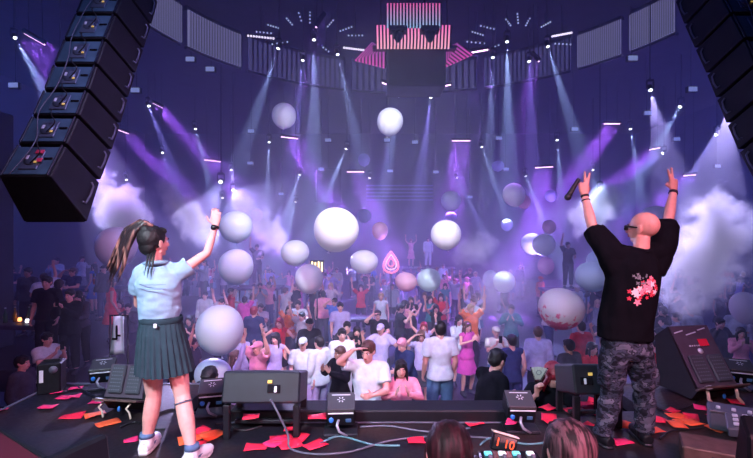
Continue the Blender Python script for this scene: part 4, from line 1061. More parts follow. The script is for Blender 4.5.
# twin-pad wedges --------------------------------------------
M['wedge_panel'] = mat('wedge_panel', (0.085, 0.065, 0.10), 0.5, noise_amt=.2, noise_scale=8)
M['pad'] = mat('grille_pad', (0.06, 0.068, 0.09), 0.6)
M['pad_dot'] = mat('pad_stud', (0.14, 0.15, 0.2), 0.4)
M['shelf'] = mat('shelf_ply', (0.12, 0.07, 0.065), 0.5, noise_amt=.3, noise_scale=14)
def pad_wedge(x, y, rz, w, h, lettering, label, lean=38, pf=.42):
    root = empty('monitor_wedge', (x, y, 0), rz); tag(root, label, 'stage monitor')
    Mx = Matrix.Rotation(R(lean), 3, 'X')         # panel leaning away: local xz plane
    o = Vector((0, 0, .12))
    def P(a, b, c=0): return o + Mx.inverted() @ Vector((a, c, b))
    prof = [(0, .10), (h * math.sin(R(lean)), .12 + h * math.cos(R(lean))), (h * math.sin(R(lean)) + .16, .10 + h * math.cos(R(lean)) * .8), (h * math.sin(R(lean)) + .12, .02), (.06, .02)]
    MB().prism(prof, -w / 2, w / 2).build('cabinet', M['cab'], root)
    I = Mx.inverted()
    MB().rbox(P(0, h / 2 + .01, -.008), (w - .02, .012, h - .02), .004, M=I).build('front_panel', M['wedge_panel'], root)
    for s in (-1, 1):
        pd = MB().rbox(P(s * w * .22, h * pf * .64 + .02, -.026), (w * .36, .030, h * pf), .012, M=I).build('grille_pad', M['pad'], root)
        st = MB()
        for i in range(5):
            for j in range(7):
                st.box(P(s * w * .22 + (i - 2) * w * .055, h * pf * .64 + .02 + (j - 3) * h * pf * .125, -.043), (.010, .004, .008), M=I)
        st.build('stud_pattern', M['pad_dot'], pd)
    MB().rbox(P(0, -.0, -.06), (w + .03, .13, .018), .004, M=I).build('shelf', M['shelf'], root)
    MB().rbox(P(-w * .42, -.0, -.10), (.06, .035, .03), .006, M=I).build('white_clip', M['pale_label'], root)
    for s in (-.38, .30):
        MB().loft([P(s * w, -.01, -.06) + Vector((0, 0, -.01)), P(s * w, -.01, -.06) + Vector((-.02, -.03, -.045)), P(s * w, 0, -.06) + Vector((.0, -.02, -.09)), Vector((s * w + .03, -.10, .008))], [(.014, .008)] * 4, n=8).build('bracket', M['cream'], root)
    MB().ball(P(.0, -.07, -.03), (.016, .014, .024), n=10, m=8).build('blue_knob', M['blue'], root)
    if lettering:
        rot = (R(90 - lean), 0, 0)
        g = MB()
        for k_, wd in enumerate((.022, .012, .018, .010, .024, .014, .020, .012)):
            g.rbox(P(-.09 + k_ * .026, h * .665, -.016), (wd, .004, .014), .002, M=I)
        g.build('worn_lettering', M['pale_label'], root)
        e = MB()
        e.loft([P(-.0, h * .58, -.014), P(-.0, h * .58, -.018)], [.028, .028], n=20); e.build('round_emblem', M['pale_label'], root)
        g = MB()
        for a, b_, ln in ((-.2, .9, .11), (-.02, .865, .13), (.17, .93, .10)):
            g.rbox(P(a * w * 1.6, h * b_, -.016), (ln, .006, .012), .002, M=I @ Matrix.Rotation(R(-12), 3, 'Y'))
        g.build('white_marking', M['pale_label'], root)
    return root
x, y = floor_xy(130, 415)
pad_wedge(x - .07, y + .02, -.14, .38, .30, False, 'low twin-pad monitor wedge with a brown shelf, behind the skirted woman', 20, .80)
x, y = floor_xy(722, 404)
pad_wedge(x, y + .05, .18, .46, .62, True, 'large plum monitor wedge with white markings and two grille pads', 33)
q_ = Matrix.Rotation(.18, 3, 'Z') @ (Vector((0, 0, .12)) + Matrix.Rotation(R(33), 3, 'X').inverted() @ Vector((.07, -.022, .44))) + Vector((x, y + .05, 0)); PX, PY, PZ = q_
o = MB().rbox((0, 0, 0), (.11, .07, .003), .001).build('paper_sheet', M['paper_red'], None, (PX, PY, PZ), (R(57), 0, .18)); tag(o, 'red paper sheet stuck on the front of the large plum wedge', 'paper')

# control box behind spark machine, left
x, y = floor_xy(78, 378)
root = empty('control_box', (x, 4.5, 0), .35); tag(root, 'black upright control box with a round dial at the stage corner', 'control box')
MB().rbox((0, 0, .15), (.2, .2, .30), .012).build('body', M['black'], root)
MB().loft([(.04, -.1, .24), (.04, -.115, .24)], [.036, .036], n=18).build('dial', M['grey'], root)
MB().rbox((-.06, -.103, .18), (.035, .008, .12), .003).build('label_strip', M['pale_label'], root)
MB().rbox((0.0, 0, .31), (.14, .02, .02), .004).build('handle', M['dark_metal'], root)

# maroon case and black wedge at the lower left ----------------
M['maroon'] = mat('maroon_cover', (0.08, 0.008, 0.02), 0.6)
root = empty('flight_case', (-2.32, 2.46, 0), -.575); tag(root, 'maroon flight case with a black edge at the near left', 'flight case')
MB().rbox((0, 0, .19), (.85, .55, .36), .015).build('case_body', M['maroon'], root)
MB().rbox((0, .28, .36), (.87, .03, .03), .006).build('edge_rail', M['dark_metal'], root)
MB().rbox((0, -.28, .36), (.87, .03, .03), .006).build('edge_rail', M['dark_metal'], root)
root = empty('floor_monitor', (-1.56, 2.34, 0), 1.17); tag(root, 'black wedge floor monitor seen from behind at the near left', 'stage monitor')
MB().prism([(-.12, 0), (.2, 0), (.22, .10), (.02, .50), (-.04, .50)], -.20, .15).build('cabinet', M['black'], root).modifiers.new('b', 'BEVEL').width = .015
MB().rbox((-.03, -.105, .22), (.16, .012, .1), .004, M=Matrix.Rotation(R(-9), 3, 'X')).build('rear_plate', M['dark_metal'], root)

# DJ desk between the two crouching people ----------------------
root = empty('equipment_case', (.53, 1.62, 0)); tag(root, 'narrow black equipment case between the two crouching heads', 'equipment case')
MB().rbox((0, 0, .35), (.25, .46, .66), .012).build('case_body', M['black'], root)
for sx in (-1, 1):
    for sy in (-1, 1): MB().rbox((sx * .12, sy * .225, .35), (.018, .018, .68), .004).build('corner_rail', M['steel'], root)
    MB().rbox((sx * .05, -.1, .01), (.04, .3, .02), .004).build('skid', M['dark_metal'], root)
root = empty('dj_controller', (.53, 1.62, .68)); tag(root, 'black controller with glowing cyan pads on the equipment case', 'controller')
MB().rbox((0, 0, .02), (.24, .42, .04), .008).build('body', M['black_gloss'], root)
M['cyan_glow'] = mat('cyan_pad', (0.1, 0.5, 0.6), 0.3, emit=(0.15, 0.75, 0.9), strength=.9)
M['white_glow'] = mat('white_pad', (0.7, 0.8, 0.85), 0.3, emit=(0.7, 0.85, 0.95), strength=.45)
for k in range(4):
    MB().rbox((-.085 + k * .056, .175, .045), (.03, .022, .012), .003).build('pad_button', M['cyan_glow' if k % 2 == 0 else 'white_glow'], root)
for k in range(4):
    MB().loft([(-.085 + k * .056, .14, .04), (-.085 + k * .056, .14, .056)], [.010, .008], n=10).build('knob', M['grey'], root)
MB().rbox((-.05, .06, .045), (.05, .10, .01), .003).build('screen', M['white_glow'], root)
MB().rbox((.06, .06, .045), (.05, .10, .01), .003).build('screen', M['cyan_glow'], root)
MB().loft([(-.0, -.08, .04), (0, -.08, .052)], [.085, .08], n=28).build('jog_wheel', M['dark_metal'], root)
root = empty('led_clock', (.525, 1.86, .735), 0, (R(-12), R(16), 0)); tag(root, 'small tilted black counter box showing red digits 1 10', 'display')
MB().rbox((0, 0, .0), (.105, .03, .068), .005).build('housing', M['black_gloss'], root)
MB().rbox((0, .002, .036), (.112, .034, .005), .001).build('top_edge', M['cream'], root)
M['digit'] = mat('red_digits', (0.8, 0.05, 0.02), 0.4, emit=(1.0, 0.09, 0.03), strength=1.6)
text('1 10', .046, (0, -.0165, 0), (R(90), 0, 0), M['digit'], root, 'digits')

# consoles at the lower right ----------------------------------
root = empty('equipment_box', (2.38, 3.06, 0), -.5); tag(root, 'flat dark box with an amber paper before it at the lower right', 'equipment box')
MB().rbox((0, 0, .07), (.52, .26, .14), .01).build('body', M['shelf'], root)
MB().rbox((0, -.133, .08), (.2, .008, .05), .003).build('handle', M['dark_metal'], root)
root = empty('mixing_console', (2.72, 3.14, .14), -.62, (R(6), R(-8), -.62)); tag(root, 'grey mixing console with pink lit keys at the lower right', 'console')
MB().rbox((.1, .12, .04), (.62, .26, .07), .01).build('body', M['grey'], root)
for i in range(9):
    for j in range(3):
        MB().rbox((-.15 + i * .06, .05 + j * .07, .082), (.034, .034, .014), .004).build('key', M[('key_pink', 'pale_label', 'grey')[(i + j) % 3]] if 'key_pink' in M else M['pale_label'], root)
M['key_pink'] = mat('key_pink', (0.7, 0.15, 0.25), 0.4)
root = empty('rack_unit', (3.0, 3.55, 0), -.55); tag(root, 'long silver-edged rack unit before the large plum wedge', 'rack unit')
MB().rbox((0, 0, .09), (.62, .22, .16), .01).build('body', M['grey'], root)
MB().rbox((0, -.112, .16), (.62, .01, .015), .003).build('silver_edge', M['steel'], root)
for i in range(6): MB().loft([(-.25 + i * .1, -.05, .17), (-.25 + i * .1, -.05, .19)], [.016, .014], n=12).build('knob', M['pale_label'], root)
root = empty('floor_monitor', (2.17, 2.36, 0), -.5); tag(root, 'black wedge floor monitor cut off at the lower right', 'stage monitor')
MB().prism([(-.2, 0), (.2, 0), (.26, .12), (.05, .60), (-.12, .54)], -.2, .2).build('cabinet', M['black'], root).modifiers.new('b', 'BEVEL').width = .015
MB().rbox((0, -.172, .22), (.14, .012, .1), .004, M=Matrix.Rotation(R(-8), 3, 'X')).build('rear_plate', M['dark_metal'], root)
M['cable_blue'] = mat('cable_blue', (0.02, 0.25, 0.75), 0.35)
pts = [(1.98 + .10 * math.cos(a), 2.84 + .09 * math.sin(a), .02 + .004 * a) for a in [k * PI / 4 for k in range(9)]]
cable('coiled_cable', pts, .014, M['cable_blue'], 'bright blue coiled cable by the lower right floor monitor')

root = empty('crowd_step', (1.45, 4.55, -1.6)); tag(root, 'low black step against the stage front under the red-haired guest', 'step')
MB().rbox((0, 0, .12), (1.5, .8, .24), .01).build('tread', M['black'], root)
MB().rbox((0, .39, .235), (1.5, .03, .02), .004).build('edge_strip', M['grey'], root)
# loose cables --------------------------------------------------
random.seed(21)
wires = [((150, 418), (175, 410), (225, 415), 'dark cable curling past the low twin-pad wedge'), ((60, 385), (85, 392), (120, 402), 'dark cable along the left stage corner'), ((645, 405), (668, 412), (700, 400), 'dark cable behind the camouflage trousers'),
         ((660, 440), (690, 430), (720, 420), 'dark cable crossing the papers at the right'), ((320, 445), (345, 438), (400, 447), 'teal cable under the middle spark machine'), ((480, 446), (500, 440), (545, 444), 'teal cable behind the led counter'),
         ((120, 428), (140, 424), (165, 430), 'dark cable beside the left trainer'), ((215, 425), (235, 430), (262, 427), 'dark cable under the long box speaker'), ((360, 428), (420, 432), (470, 429), 'grey cable along the low stage riser')]
for k, (a, b_, c, lab) in enumerate(wires):
    p = [Vector((*floor_xy(*t), .009)) for t in (a, b_, c)]
    q = [p[0], p[0].lerp(p[1], .5) + Vector((0, .05, 0)), p[1], p[1].lerp(p[2], .5) - Vector((0, .05, 0)), p[2]]
    cable('floor_cable', q, .008, M[('cable_black', 'cable_teal', 'cable_grey')[0 if 'dark' in lab else 1 if 'teal' in lab else 2]], lab)
# ------------------------------------------------------------------ the two performers
def w3(px, py, Y): return at(px, py, Y)
# woman
Y0 = 3.22
J = dict(pelvis=w3(161, 336, Y0), waist=w3(159, 314, Y0), chest=w3(158, 287, Y0 + .01), neck=w3(156.5, 265, Y0 + .01), head=w3(155, 243, Y0 + .03),
         ls=w3(141, 274, Y0 - .01), rs=w3(180, 272, Y0 + .03), le=w3(138, 304, Y0 + .13), lw=w3(146, 301, Y0 + .30), re=w3(207, 253, Y0 + .12), rw=w3(215.5, 226, Y0 + .20),
         lh=w3(151, 343, Y0), rh=w3(173, 343, Y0), lk=w3(154, 394, Y0 + .05), rk=w3(182, 394, Y0 + .0), la=Vector(((147 - CX) / FPX * 3.28, 3.28, .085)), ra=Vector(((192 - CX) / FPX * 3.10, 3.10, .085)))
J['pelvis'].y = Y0
J['F'] = Vector((.50, .86, .06)); J['U'] = Vector((.05, 0, 1)); J['side'] = Vector((1, .10, 0)).normalized(); J['fwd'] = Vector((-.05, 1, 0))
J['lf'] = Vector((-.10, 1, 0)); J['rf'] = Vector((.35, 1, 0))
J['lhand'] = ('relaxed', Vector((1, .3, .2)), Vector((0, -.4, -1))); J['rhand'] = ('relaxed', Vector((.0, .05, 1)), Vector((-.1, 1, .1)))
b = MB(); body(b, J, 'f', .92, .98, .0088, arms=1.0, legs=1.05)
me = voxel_mesh(b, 'person', [SK['light'], M['eye_white'], M['eye_dark'], M['brow'], M['lip']], .0055, 3)
join_into(me, face_bits(J['head'], head_frame(J['F'], J['U']), .98), 1)
woman = link(bpy.data.objects.new('person', me)); tag(woman, 'woman with a high ponytail, pale blue shirt and pleated skirt, one arm raised', 'person')
# shirt
M['shirt_blue'] = cloth_mat('shirt_pale_blue', (0.27, 0.40, 0.56), .8, .35, 18)
M['collar_blue'] = cloth_mat('collar_blue', (0.22, 0.34, 0.46))
c = MB(); s_ = J['side']
c.loft([w3(159.5, 318, Y0), w3(159.5, 308, Y0), w3(159.5, 296, Y0), w3(159, 283, Y0), w3(158.5, 273, Y0), w3(157.5, 266, Y0)], [(.134, .110), (.143, .118), (.150, .122), (.158, .12), (.138, .10), (.075, .072)], n=28, side=s_)
for s in ('l', 'r'):
    S, E = J[s + 's'], J[s + 'e']
    c.loft([J['neck'].lerp(J['chest'], .25), J['neck'].lerp(S, .6), S], [.06, .062, .064], n=14)
    c.ball(S, .064, n=14, m=8)
    c.loft([S, S.lerp(E, .28), S.lerp(E, .52 if s == 'l' else .34)], [.064, .070, .074], n=16)
sm = voxel_mesh(c, 'shirt', M['shirt_blue'], .0075, 3, wrinkle=.012, wscale=8, seed=3, stretch=(.7, 1, 1.5))
sh = link(bpy.data.objects.new('shirt', sm), woman)
c = MB(); n0 = J['neck']
pts = [n0 + Vector((.072 * math.cos(a), .066 * math.sin(a), .012 + .010 * math.cos(a + .9))) for a in [k * PI / 12 for k in range(25)]]
c.loft(pts, [(.016, .024)] * 25, n=8, side=(0, 0, 1)); c.build('collar', M['collar_blue'], sh)
c = MB()
for py in (284, 288.5):
    c.loft([w3(139, py, Y0 - .115), w3(146, py + .6, Y0 - .152), w3(156, py + .8, Y0 - .158), w3(166, py + .3, Y0 - .142)], [(.0025, .0025)] * 4, n=6)
c.build('back_seam', M['collar_blue'], sh)
# pleated skirt
M['skirt'] = cloth_mat('skirt_slate', (0.028, 0.050, 0.068), .7, .3, 40)
mb = MB(); NP = 26; NS = NP * 4; rings = [(316, 161, .136, .112, .001), (322, 161, .146, .120, .002), (332, 161.5, .160, .134, .006), (345, 162.5, .174, .148, .010), (358, 163.5, .187, .160, .014), (371, 164.5, .198, .170, .018)]
V = []
for (py, px, rx, ry, am) in rings:
    cc = w3(px, py, Y0)
    for i in range(NS):
        a = 2 * PI * i / NS; ph = (i % 4)
        saw = (0, .55, 1.0, .95)[ph] - .6
        r_ = 1 + saw * am / .18 + .03 * math.sin(3 * a + py * .02) * am / .02
        V.append(cc + Vector((rx * r_ * math.cos(a), ry * r_ * math.sin(a), .006 * math.sin(2 * a + 1) * am / .02)))
F = [(j * NS + i, j * NS + (i + 1) % NS, (j + 1) * NS + (i + 1) % NS, (j + 1) * NS + i) for j in range(len(rings) - 1) for i in range(NS)]
mb.add(V, F, 0, False)
sk = mb.build('pleated_skirt', M['skirt'], woman); t_ = sk.modifiers.new('t', 'SOLIDIFY'); t_.thickness = .004
mb = MB(); cc = w3(161, 319, Y0)
mb.loft([cc + Vector((.144 * math.cos(a), .119 * math.sin(a), 0)) for a in [k * PI / 16 for k in range(33)]], [(.022, .006)] * 33, n=8, side=(0, 0, 1)); mb.build('waistband', M['skirt'], sk)
MB().rbox(w3(155, 326, Y0 - .145), (.022, .006, .03), .003).build('tag', M['pale_label'], sk)
# hair
HB = HAIR['streak'] = None
def streak_mat():
    m = mat('hair_streaked', (0.03, 0.02, 0.025), .38); nt = m.node_tree; b_ = nt.nodes['Principled BSDF']
    tc = nt.nodes.new('ShaderNodeTexCoord'); mp = nt.nodes.new('ShaderNodeMapping'); mp.inputs['Scale'].default_value = (26, 26, 3.0); mp.inputs['Rotation'].default_value = (0, R(28), 0)
    n = nt.nodes.new('ShaderNodeTexNoise'); n.inputs['Scale'].default_value = 1.0; n.inputs['Detail'].default_value = 2
    nt.links.new(tc.outputs['Object'], mp.inputs[0]); nt.links.new(mp.outputs[0], n.inputs['Vector'])
    r = nt.nodes.new('ShaderNodeValToRGB'); r.color_ramp.elements[0].position = .50; r.color_ramp.elements[0].color = (.022, .014, .02, 1)
    r.color_ramp.elements[1].position = .62; r.color_ramp.elements[1].color = (.42, .20, .17, 1)
    nt.links.new(n.outputs['Fac'], r.inputs['Fac']); nt.links.new(r.outputs['Color'], b_.inputs['Base Color'])
    bp = nt.nodes.new('ShaderNodeBump'); bp.inputs['Strength'].default_value = .8; bp.inputs['Distance'].default_value = .01; nt.links.new(n.outputs['Fac'], bp.inputs['Height']); nt.links.new(bp.outputs['Normal'], b_.inputs['Normal'])
    return m
M['streak'] = streak_mat()
H = J['head']; Mx = head_frame(J['F'], J['U'])
def HP(x, y, z): return H + Mx @ Vector((x, y, z))
c = MB(); c.ball(HP(0, -.028, .040), (.087, .098, .092), M=Mx, n=20, m=14); c.ball(HP(0, -.060, -.02), (.070, .052, .065), M=Mx, n=16, m=10)
c.loft([HP(-.055, .040, .085), HP(0, .058, .092), HP(.055, .040, .085)], [.02, .022, .02], n=8)
c.ball(HP(0, -.07, .10), .035, n=12, m=8)
hm = voxel_mesh(c, 'hair', HAIR['black'], .006, 2, wrinkle=.003, wscale=40)
hr = link(bpy.data.objects.new('hair', hm), woman)
for k in range(15):
    random.seed(50 + k); dx = random.uniform(-6, 6); dy = random.uniform(-.05, .05); e = random.uniform(-5, 9); mid = random.uniform(-3, 3)
    MB().loft([w3(152 + dx * .2, 226, Y0 + dy * .4), w3(142 + dx * .5, 223 + mid * .5, Y0 + dy * .6), w3(130 + dx * .9, 232 + mid, Y0 + dy), w3(122 + dx, 249 + mid, Y0 + dy * 1.3), w3(117 + dx * 1.2, 264 + e * .5, Y0 + dy * 1.3), w3(112 + dx * 1.1, 274 + e, Y0 + dy)],
              [(.016, .013), (.026, .020), (.027, .020), (.022, .016), (.014, .010), (.002, .002)], n=8).build('ponytail_strand', M['streak'], hr)
MB().loft([w3(147, 225, Y0), w3(144, 224, Y0)], [.03, .03], n=14).build('hair_tie', M['black'], hr)
for k in range(3):
    MB().loft([w3(149 + k * 3, 250, Y0 - .03), w3(147 + k * 3, 262, Y0 - .075), w3(144 + k * 3.4, 276 + 2 * k, Y0 - .125)], [.010, .007, .001], n=6).build('loose_strand', HAIR['black'], hr)
# watch
wv = (J['rw'] - J['re']).normalized(); p = J['rw'] - wv * .012; s1, s2 = frame(wv)
wt = MB().loft([p - wv * .010, p + wv * .010], [.030, .030], n=16).build('watch', M['black'], woman)
MB().loft([p - Vector((0, .028, 0)), p - Vector((0, .040, 0))], [.022, .020], n=16).build('watch_face', M['black_gloss'], wt)
# knee band
kd = (J['rk'] - J['ra']).normalized(); p = J['rk'] - kd * .06
MB().loft([p - kd * .006, p + kd * .006], [.0605, .0605], n=20).build('leg_band', M['charcoal_band'] if 'charcoal_band' in M else M['grey'], woman)
# trainers
M['trainer'] = mat('trainer_white', (0.75, 0.78, 0.85), .5, bump=.3, bump_scale=90)
for s in ('l', 'r'):
    k_ = MB(); foot(k_, J, s, .95, .014)
    sm = voxel_mesh(k_, 'trainer', M['trainer'], .006, 2); so = link(bpy.data.objects.new('trainer', sm), woman)
    a = J[s + 'a']; d = foot_dir(J, s); sd = Vector((-d.y, d.x, 0))
    so_ = MB(); so_.loft([Vector((a.x, a.y, .016)) + d * t for t in (-.075, -.04, .04, .12, .175)], [(.030, .016), (.046, .017), (.050, .017), (.056, .017), (.034, .015)], n=12, side=sd, power=.6).build('sole', M['white'], so)
    MB().loft([a + d * .0 + Vector((0, 0, .02)), a + Vector((0, 0, .055))], [.052, .047], n=16).build('ankle_collar', M['navy_trim'] if 'navy_trim' in M else CL['denim'], so)
    for sg in (-1, 1):
        p = Vector((a.x, a.y, .055)); MB().rbox(p + sd * sg * .047 + d * .03, (.006, .05, .018), .002, M=Matrix((sd, d, Vector((0, 0, 1)))).transposed()).build('side_stripe', CL['denim'], so)

# man
Y1 = 3.32
J = dict(pelvis=w3(626, 345, Y1), waist=w3(629, 320, Y1), chest=w3(634, 282, Y1 + .01), neck=w3(641, 250, Y1), head=w3(643, 229, Y1 + .02),
         ls=w3(611, 256, Y1 + .01), rs=w3(661, 252, Y1 + .03), le=w3(592, 226, Y1 + .14), lw=w3(584.5, 195, Y1 + .24), re=w3(668, 221, Y1 + .14), rw=w3(673.5, 191, Y1 + .24),
         lh=w3(615, 350, Y1), rh=w3(639, 350, Y1), lk=w3(612, 392, Y1 + .06), rk=w3(644, 390, Y1 + .06), la=Vector(((603 - CX) / FPX * 3.38, 3.38, .085)), ra=Vector(((644 - CX) / FPX * 3.42, 3.42, .085)))
J['F'] = Vector((-.62, .78, .05)); J['U'] = Vector((.02, -.05, 1)); J['side'] = Vector((1, .05, 0)).normalized(); J['fwd'] = Vector((-.05, 1, 0))
J['lf'] = Vector((-.25, 1, 0)); J['rf'] = Vector((.15, 1, 0))
J['lhand'] = ('v', Vector((-.08, .02, 1)), Vector((.25, 1, .0))); J['rhand'] = ('v', Vector((.02, .02, 1)), Vector((-.25, 1, 0)))
b = MB(); body(b, J, 'm', 1.0, 1.06, .0098, arms=.97, legs=.84)
me = voxel_mesh(b, 'person', [SK['mid'], M['eye_white'], M['eye_dark'], M['brow'], M['lip']], .0055, 3)
join_into(me, face_bits(J['head'], head_frame(J['F'], J['U']), 1.06), 1)
man = link(bpy.data.objects.new('person', me)); tag(man, 'bald man in a black printed t-shirt and camouflage trousers, both hands showing V signs', 'person')
M['tee_black'] = cloth_mat('tee_black', (0.005, 0.005, 0.008), 1.0, .6, 12)
c = MB(); s_ = J['side']
c.loft([w3(625.5, 338, Y1), w3(626, 325, Y1), w3(629, 305, Y1), w3(633, 285, Y1), w3(636, 267, Y1), w3(639, 256, Y1), w3(640.5, 248, Y1)], [(.198, .145), (.200, .148), (.196, .15), (.196, .15), (.185, .14), (.14, .105), (.078, .07)], n=30, side=s_)
for s in ('l', 'r'):
    S, E = J[s + 's'], J[s + 'e']
    c.loft([J['neck'].lerp(J['chest'], .3), J['neck'].lerp(S, .6) + Vector((0, 0, -.02)), S], [.07, .08, .085], n=16)
    c.ball(S, .088, n=14, m=8)
    c.loft([S, S.lerp(E, .45), S.lerp(E, .88)], [.090, .092, .088], n=18)
    c.loft([S.lerp(J['chest'], .35) + Vector((0, 0, -.06)), S + Vector((0, 0, -.03)), S.lerp(E, .6) - Vector((0, 0, .02))], [.10, .085, .06], n=14)
sm = voxel_mesh(c, 't_shirt', M['tee_black'], .008, 4, wrinkle=.018, wscale=6.5, seed=9, stretch=(1.3, 1, .55))
tee = link(bpy.data.objects.new('t_shirt', sm), man)
c = MB(); n0 = J['neck'] + Vector((0, 0, -.012))
c.loft([n0 + Vector((.070 * math.cos(a), .064 * math.sin(a), 0)) for a in [k * PI / 12 for k in range(25)]], [(.012, .012)] * 25, n=8); c.build('neckband', M['tee_black'], tee)
# floral print on the back, laid on the cloth
from mathutils.bvhtree import BVHTree
bv = BVHTree.FromPolygons([v.co.copy() for v in sm.vertices], [tuple(p.vertices) for p in sm.polygons])
def onto(x, z):
    h = bv.ray_cast(Vector((x, Y1 - .6, z)), Vector((0, 1, 0)))
    return (h[0] if h[0] is not None else Vector((x, Y1 - .15, z))) + Vector((0, -.0015, 0))
PM = [mat('print_red', (.62, .03, .07), .7), mat('print_white', (.75, .68, .70), .7), mat('print_pink', (.75, .25, .33), .7), mat('print_grey', (.16, .17, .2), .7)]
mb = MB(); random.seed(4)
def petal_patch(cx_, cz_, r, mi, lobes=5, rot=0.0):
    n = 20; ctr = onto(cx_, cz_)
    ring = [onto(cx_ + r * (.72 + .28 * math.cos(lobes * 2 * PI * k / n)) * math.cos(2 * PI * k / n + rot), cz_ + r * (.72 + .28 * math.cos(lobes * 2 * PI * k / n)) * math.sin(2 * PI * k / n + rot)) for k in range(n)]
    off = Vector((0, -.0008 * (mi + 1) - len(mb.f) * 2e-6, 0))
    mb.add([ctr + off] + [p + off for p in ring], [(0, k + 1, (k + 1) % n + 1) for k in range(n)], mi)
for k in range(26):
    t = k / 25; px = 633 + 25 * t + random.uniform(-4, 4); py = 299 - 15 * t + random.uniform(-9, 8)
    p = w3(px, py, Y1 - .15); petal_patch(p.x, p.z, random.uniform(.013, .030), random.choice([0, 0, 1, 2, 2]), 5, random.random())
for k in range(12):
    p = w3(634 + random.uniform(0, 14), 273 + random.uniform(0, 12), Y1 - .15); petal_patch(p.x, p.z, random.uniform(.006, .016), 3, 4, random.random())
for (px, py, r, mi) in ((637, 295, .026, 1), (637, 295, .014, 0), (649, 288, .030, 2), (649, 288, .016, 1), (643, 283, .022, 0), (655, 292, .022, 1), (655, 292, .012, 0), (652, 278, .018, 2)):
    p = w3(px, py, Y1 - .15); petal_patch(p.x, p.z, r, mi)
mb.build('floral_print', PM, tee)
# camouflage trousers
def camo():
    m = mat('camouflage', (.1, .1, .1), .8, bump=.4, bump_scale=14, spec=.2); nt = m.node_tree; b_ = nt.nodes['Principled BSDF']
    tc = nt.nodes.new('ShaderNodeTexCoord'); n = nt.nodes.new('ShaderNodeTexNoise'); n.inputs['Scale'].default_value = 13; n.inputs['Detail'].default_value = 2.5
    mp = nt.nodes.new('ShaderNodeMapping'); mp.inputs['Scale'].default_value = (1, 1, 1.7); nt.links.new(tc.outputs['Object'], mp.inputs[0]); nt.links.new(mp.outputs[0], n.inputs['Vector'])
    r = nt.nodes.new('ShaderNodeValToRGB'); r.color_ramp.interpolation = 'CONSTANT'; e = r.color_ramp.elements
    e[0].position = 0; e[0].color = (.010, .012, .022, 1); e[1].position = .44; e[1].color = (.042, .05, .085, 1)
    x_ = e.new(.52); x_.color = (.018, .021, .036, 1); x_ = e.new(.57); x_.color = (.10, .11, .16, 1)
    nt.links.new(n.outputs['Fac'], r.inputs['Fac']); nt.links.new(r.outputs['Color'], b_.inputs['Base Color'])
    return m
M['camo'] = camo()
c = MB(); trousers(c, J, 'm', .98, .014, .98, .98, top=.14)
for s in ('l', 'r'):
    sg = -1 if s == 'l' else 1
    c.rbox(J[s + 'h'].lerp(J[s + 'k'], .62) + Vector((sg * .078, -.01, 0)), (.04, .13, .16), .02)
    c.loft([J[s + 'a'] + Vector((0, 0, .0)), J[s + 'a'] + Vector((0, 0, .06))], [.070, .066], n=14)
tm = voxel_mesh(c, 'trousers', M['camo'], .008, 3, wrinkle=.016, wscale=9, seed=2, stretch=(1, 1, 1.3))
tr_ = link(bpy.data.objects.new('trousers', tm), man)
for s in ('l', 'r'):
    k_ = MB(); foot(k_, J, s, 1.04, .014)
    so = link(bpy.data.objects.new('shoe', voxel_mesh(k_, 'shoe', M['black'], .007, 2)), man)
    a = J[s + 'a']; d = foot_dir(J, s); sd = Vector((-d.y, d.x, 0))
    MB().loft([Vector((a.x, a.y, .012)) + d * t for t in (-.085, -.04, .04, .13, .195)], [(.030, .012), (.048, .013), (.052, .013), (.058, .013), (.034, .011)], n=12, side=sd, power=.6).build('sole', M['dark_metal'], so)
# sunglasses, bracelets, watch
H = J['head']; Mx = head_frame(J['F'], J['U'])
def HP(x, y, z): return H + Mx @ Vector((x * 1.06, y * 1.06, z * 1.06))
g = MB()
for s in (-1, 1):
    g.rbox(HP(s * .034, .098, .004), (.055, .012, .040), .008, M=Mx)
    g.loft([HP(s * .062, .092, .012), HP(s * .078, .05, .014), HP(s * .084, .0, .010)], [(.003, .007), (.003, .008), (.003, .005)], n=6)
g.rbox(HP(0, .102, .010), (.02, .008, .008), .002, M=Mx)
g.build('sunglasses', M['black_gloss'], man)
for s, offs in (('l', (.012, .05)), ('r', (.012, .022))):
    v = (J[s + 'w'] - J[s + 'e']).normalized()
    for k, of in enumerate(offs):
        p = J[s + 'w'] - v * of
        MB().loft([p - v * (.009 if k == 0 else .004), p + v * (.009 if k == 0 else .004)], [.031 + .003 * k, .031 + .003 * k], n=16).build('bracelet', M['black'], man)
# microphone, held in his left hand
root = empty('microphone', w3(574, 188, Y1 + .235)); tag(root, 'black handheld microphone in the left hand of the man in black', 'microphone')
A = w3(577.5, 181, Y1 + .22) - root.location; B = w3(567, 198.5, Y1 + .24) - root.location; d = (B - A).normalized()
MB().loft([A - d * .02, A, B - d * .04, B - d * .035], [.014, .015, .020, .024], n=14).build('handle', M['black'], root)
MB().ball(B - d * .012, .027, n=14, m=10).build('mesh_head', M['dark_metal'], root)

